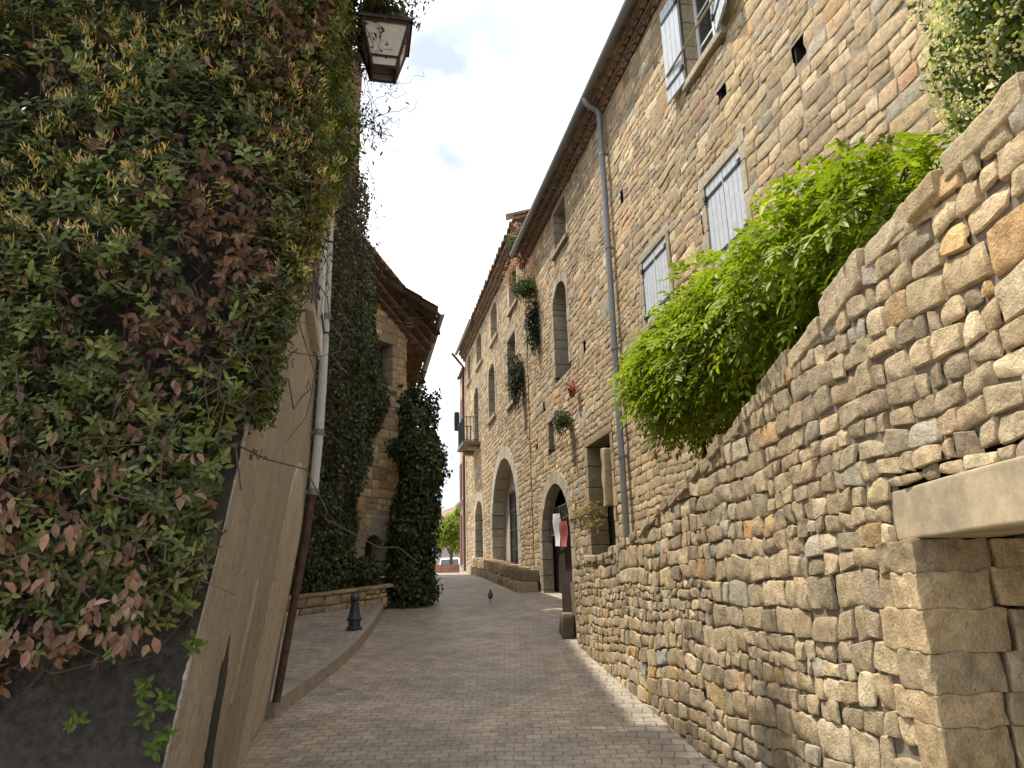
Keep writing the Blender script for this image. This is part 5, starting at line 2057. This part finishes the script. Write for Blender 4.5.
# bollard
bl_ = empty('bollard', (-2.39, 11.74, road_z(11.74) + .13), 'small blue grey cast iron bollard on the forecourt edge', 'bollard')
mb = MB()
bz = (-2.39, 11.74, float(road_z(11.74)) + .128)
mb.lathe([(0, 0), (.115, 0), (.115, .035), (.092, .05), (.086, .075), (.088, .125), (.108, .135), (.108, .165), (.094, .18), (.078, .25), (.062, .34), (.058, .36)], bz, 28)
mb.build('post', M['bollard'], bl_, sharp=35)
mb = MB()
mb.lathe([(.058, .36), (.070, .365), (.072, .378), (.050, .392), (.046, .402), (.064, .42), (.070, .448), (.062, .475), (.04, .495), (0, .503)], bz, 28)
mb.build('cap', M['bollard'], bl_, sharp=50)
# small stone stump with a tuft of white flowers where the kerb ends
sp = empty('flower_tuft', (-2.62, 15.85, road_z(15.85) + .02), 'tuft of white flowers on a stub of kerb stone by the ivy', 'flowers')
mb = MB()
mb.rbox((-2.60, 15.75, float(road_z(15.75)) + .08), (.12, .16, .13), .05, 8, .02, 7, 0, (.36, .31, .24), None, 2)
mb.build('kerb_stub', M['wall_stone'], sp)
mb = MB()
p = np.array([-2.60, 15.72, float(road_z(15.72)) + .30]) + gi.normal(0, .07, (160, 3))
leaves(mb, p, UP, .05, gi, .6, (.60, .60, .52), .2, rand=1.0)
mb.build('blossom', M['petal'], sp)

# stone block at the end of the retaining wall
blk = MB()
blk.rbox((.70, 11.6, float(road_z(11.5)) + .14), (.09, .34, .18), .04, 9, .02, 6, 0, (.13, .12, .10), None, 4)
o = blk.build('stone_trough', M['wall_stone'])
tag(o, 'dark weathered stone block standing past the end of the retaining wall', 'stone block')

# a bird on the setts
bm_ = MB()
bx, by = -.55, 16.2
bz_ = float(road_z(by))
prof_ = [(0, -.13, .09), (.02, -.11, .095), (.045, -.05, .11), (.055, .0, .125), (.05, .05, .15), (.035, .075, .19), (.028, .09, .215), (.026, .105, .225), (.006, .135, .222), (0, .15, .22)]
rows = []
an = np.linspace(0, 2 * np.pi, 10, endpoint=False)
for (r_, y_, z_) in prof_:
    rows.append(np.stack([bx + r_ * np.cos(an), by + y_ + 0 * an, bz_ + z_ + r_ * 1.05 * np.sin(an)], -1))
bm_.grid(np.array(rows), wrap=True)
bird = empty('pigeon', (bx, by, bz_), 'small dark pigeon standing in the middle of the street', 'bird')
bm_.build('body', M['feather'], bird)
for sx_ in (-.02, .02):
    m2 = MB()
    m2.tube([(bx + sx_, by, bz_ + .09), (bx + sx_, by + .005, bz_ + .012), (bx + sx_, by + .04, bz_ + .006)], .005, 5)
    m2.build('leg', M['terracotta'], bird)

# ================================================================== FAR END OF THE STREET
bw = MB()
bw.box(-7.5, -2.45, 33.6, 33.85, 2.3, 3.12)
o = bw.build('brick_wall', M['brick'], smooth=False)
tag(o, 'low red brick wall across the far end of the street', 'brick wall')

fh = empty('far_house', (-8.0, 72, 2.7), 'distant beige gabled house with red roof beyond the brick wall', 'house')
mb = MB()
c8 = []
mb.box(-14, -5.6, 70, 80, 2.4, 8.0)
mb.add([(-14, 70, 8), (-5.6, 70, 8), (-8.4, 70, 9.9), (-14, 80, 8), (-5.6, 80, 8), (-8.4, 80, 9.9)], [(0, 1, 2), (4, 3, 5)])
mb.build('wall', M['plaster_grey'], fh, smooth=False)
mb = MB()
for (x0, z0, x1, z1) in ((-14.5, 7.7, -8.4, 9.95), (-5.1, 7.75, -8.4, 9.95)):
    mb.add([(x0, 69.6, z0), (x1, 69.6, z1), (x1, 80.3, z1), (x0, 80.3, z0), (x0, 69.6, z0 + .18), (x1, 69.6, z1 + .18), (x1, 80.3, z1 + .18), (x0, 80.3, z0 + .18)],
           [(0, 1, 2, 3), (7, 6, 5, 4), (0, 4, 5, 1), (1, 5, 6, 2), (2, 6, 7, 3), (3, 7, 4, 0)], 0, (.29, .20, .155))
mb.build('roof', M['tile'], fh, smooth=False)
for (x0, x1, z0, z1) in ((-9.2, -8.4, 5.6, 6.9), (-7.4, -6.6, 5.6, 6.9), (-9.2, -8.2, 2.8, 4.6)):
    mb = MB()
    mb.box(x0, x1, 69.94, 70.02, z0, z1)
    w = mb.build('window', M['wood_grey'], fh, smooth=False)
    mb = MB()
    mb.box(x0 + .1, x1 - .1, 69.92, 69.95, z0 + .1, z1 - .1)
    mb.build('pane', M['glass'], w, smooth=False)
fh2 = empty('far_house', (-6, 92, 2.7), 'distant house with red hipped roof showing above the bright vine', 'house')
mb = MB(); mb.box(-11.5, 3, 90, 99, 2.4, 10.2); mb.build('wall', M['plaster_pink'], fh2, smooth=False)
mb = MB()
mb.add([(-12, 89.5, 10.2), (3.5, 89.5, 10.2), (3.5, 99.5, 10.2), (-12, 99.5, 10.2), (-7.5, 94.5, 12.6), (-.8, 94.5, 12.6)],
       [(0, 1, 5, 4), (2, 3, 4, 5)], 0, (.31, .20, .16))
mb.add([(-12, 89.5, 10.2), (3.5, 89.5, 10.2), (3.5, 99.5, 10.2), (-12, 99.5, 10.2), (-7.5, 94.5, 12.6), (-.8, 94.5, 12.6)],
       [(1, 2, 5), (3, 0, 4)], 0, (.31, .20, .16))
mb.build('roof', M['tile'], fh2, smooth=False)

tr = empty('climbing_vine', (-3.9, 45, 2.7), 'bright green vine on a bare trunk at the far end of the street', 'vine')
mb = MB()
for cen, rad, n in (((-3.6, 45, 5.9), (.75, .8, .6), 1600), ((-4.2, 45, 5.2), (.55, .7, .6), 1100), ((-3.4, 45.3, 5.0), (.6, .7, .8), 1100), ((-3.0, 45, 6.6), (.5, .6, .5), 700)):
    p, nn = shell_points(gi, cen, rad, n, .35, 1.6, .5)
    leaves(mb, p, nn, .17, gi, .6, np.array([(.22, .29, .03), (.17, .24, .025), (.26, .31, .04)])[gi.integers(0, 3, len(p))], .25, droop=.5)
mb.build('leaves', M['leaf_bright'], tr)
mb = MB()
mb.tube([(-3.7, 45, 2.6), (-3.75, 45.1, 3.8), (-3.6, 45, 5.6)], [.12, .10, .06], 7)
mb.tube([(-3.7, 45, 4.0), (-4.2, 45, 5.0)], [.06, .04], 6)
mb.build('trunk', M['bark'], tr)

# van parked facing us
van = empty('parked_van', (-5.2, 60, 2.7), 'white van parked behind the low brick wall', 'van')
vx, vy, vz = -5.2, 60.0, 2.7
mb = MB()
secs = [(0.0, .75, .35, .95), (.1, .84, .30, 1.08), (.55, .87, .30, 1.18), (.75, .86, .28, 1.28), (1.45, .80, .28, 2.02), (1.65, .79, .28, 2.12), (4.4, .80, .30, 2.15), (4.55, .78, .35, 2.05)]
rows = []
for (y_, w_, z0_, z1_) in secs:
    h_ = z1_ - z0_
    pr_ = [(-w_ * .9, z0_), (w_ * .9, z0_), (w_, z0_ + .15), (w_, z0_ + h_ * .55), (w_ * .93, z1_ - .08), (w_ * .82, z1_), (-w_ * .82, z1_), (-w_ * .93, z1_ - .08), (-w_, z0_ + h_ * .55), (-w_, z0_ + .15)]
    rows.append([(vx + a, vy + y_, vz + b) for a, b in pr_])
rows = np.array(rows)
mb.grid(rows, wrap=True)
mb.add(rows[0], [tuple(range(10))]); mb.add(rows[-1], [tuple(range(9, -1, -1))])
mb.build('body', M['white'], van, sharp=35)
mb = MB()
mb.add([(vx - .74, vy + .80, vz + 1.30), (vx + .74, vy + .80, vz + 1.30), (vx + .66, vy + 1.44, vz + 1.97), (vx - .66, vy + 1.44, vz + 1.97)], [(0, 1, 2, 3)])
mb.v[-1] = mb.v[-1] + np.array([0, -.03, .03])
mb.build('windscreen', M['glass'], van, smooth=False)
for sx_ in (-.62, .62):
    mb = MB()
    mb.rbox((vx + sx_, vy + .02, vz + .78), (.14, .06, .10), .03, 5)
    mb.build('headlight', M['haze_glass'], van)
    for y_ in (.8, 3.7):
        mb = MB()
        an = np.linspace(0, 2 * np.pi, 18, endpoint=False)
        xo = vx + (.80 if sx_ > 0 else -.80)
        rows = [np.stack([xo + d_ + 0 * an, vy + y_ + r_ * np.cos(an), vz + .33 + r_ * np.sin(an)], -1) for d_, r_ in ((-.1, .1), (-.1, .30), (-.06, .33), (.06, .33), (.1, .30), (.1, .1))]
        mb.grid(np.array(rows), wrap=True)
        wh = mb.build('wheel', M['tyre'], van)
        mb = MB()
        rows = [np.stack([xo + (.09 if sx_ > 0 else -.09) + 0 * an, vy + y_ + r_ * np.cos(an), vz + .33 + r_ * np.sin(an)], -1) for r_ in (.2, .001)]
        mb.grid(np.array(rows), wrap=True)
        mb.build('rim', M['zinc'], wh)
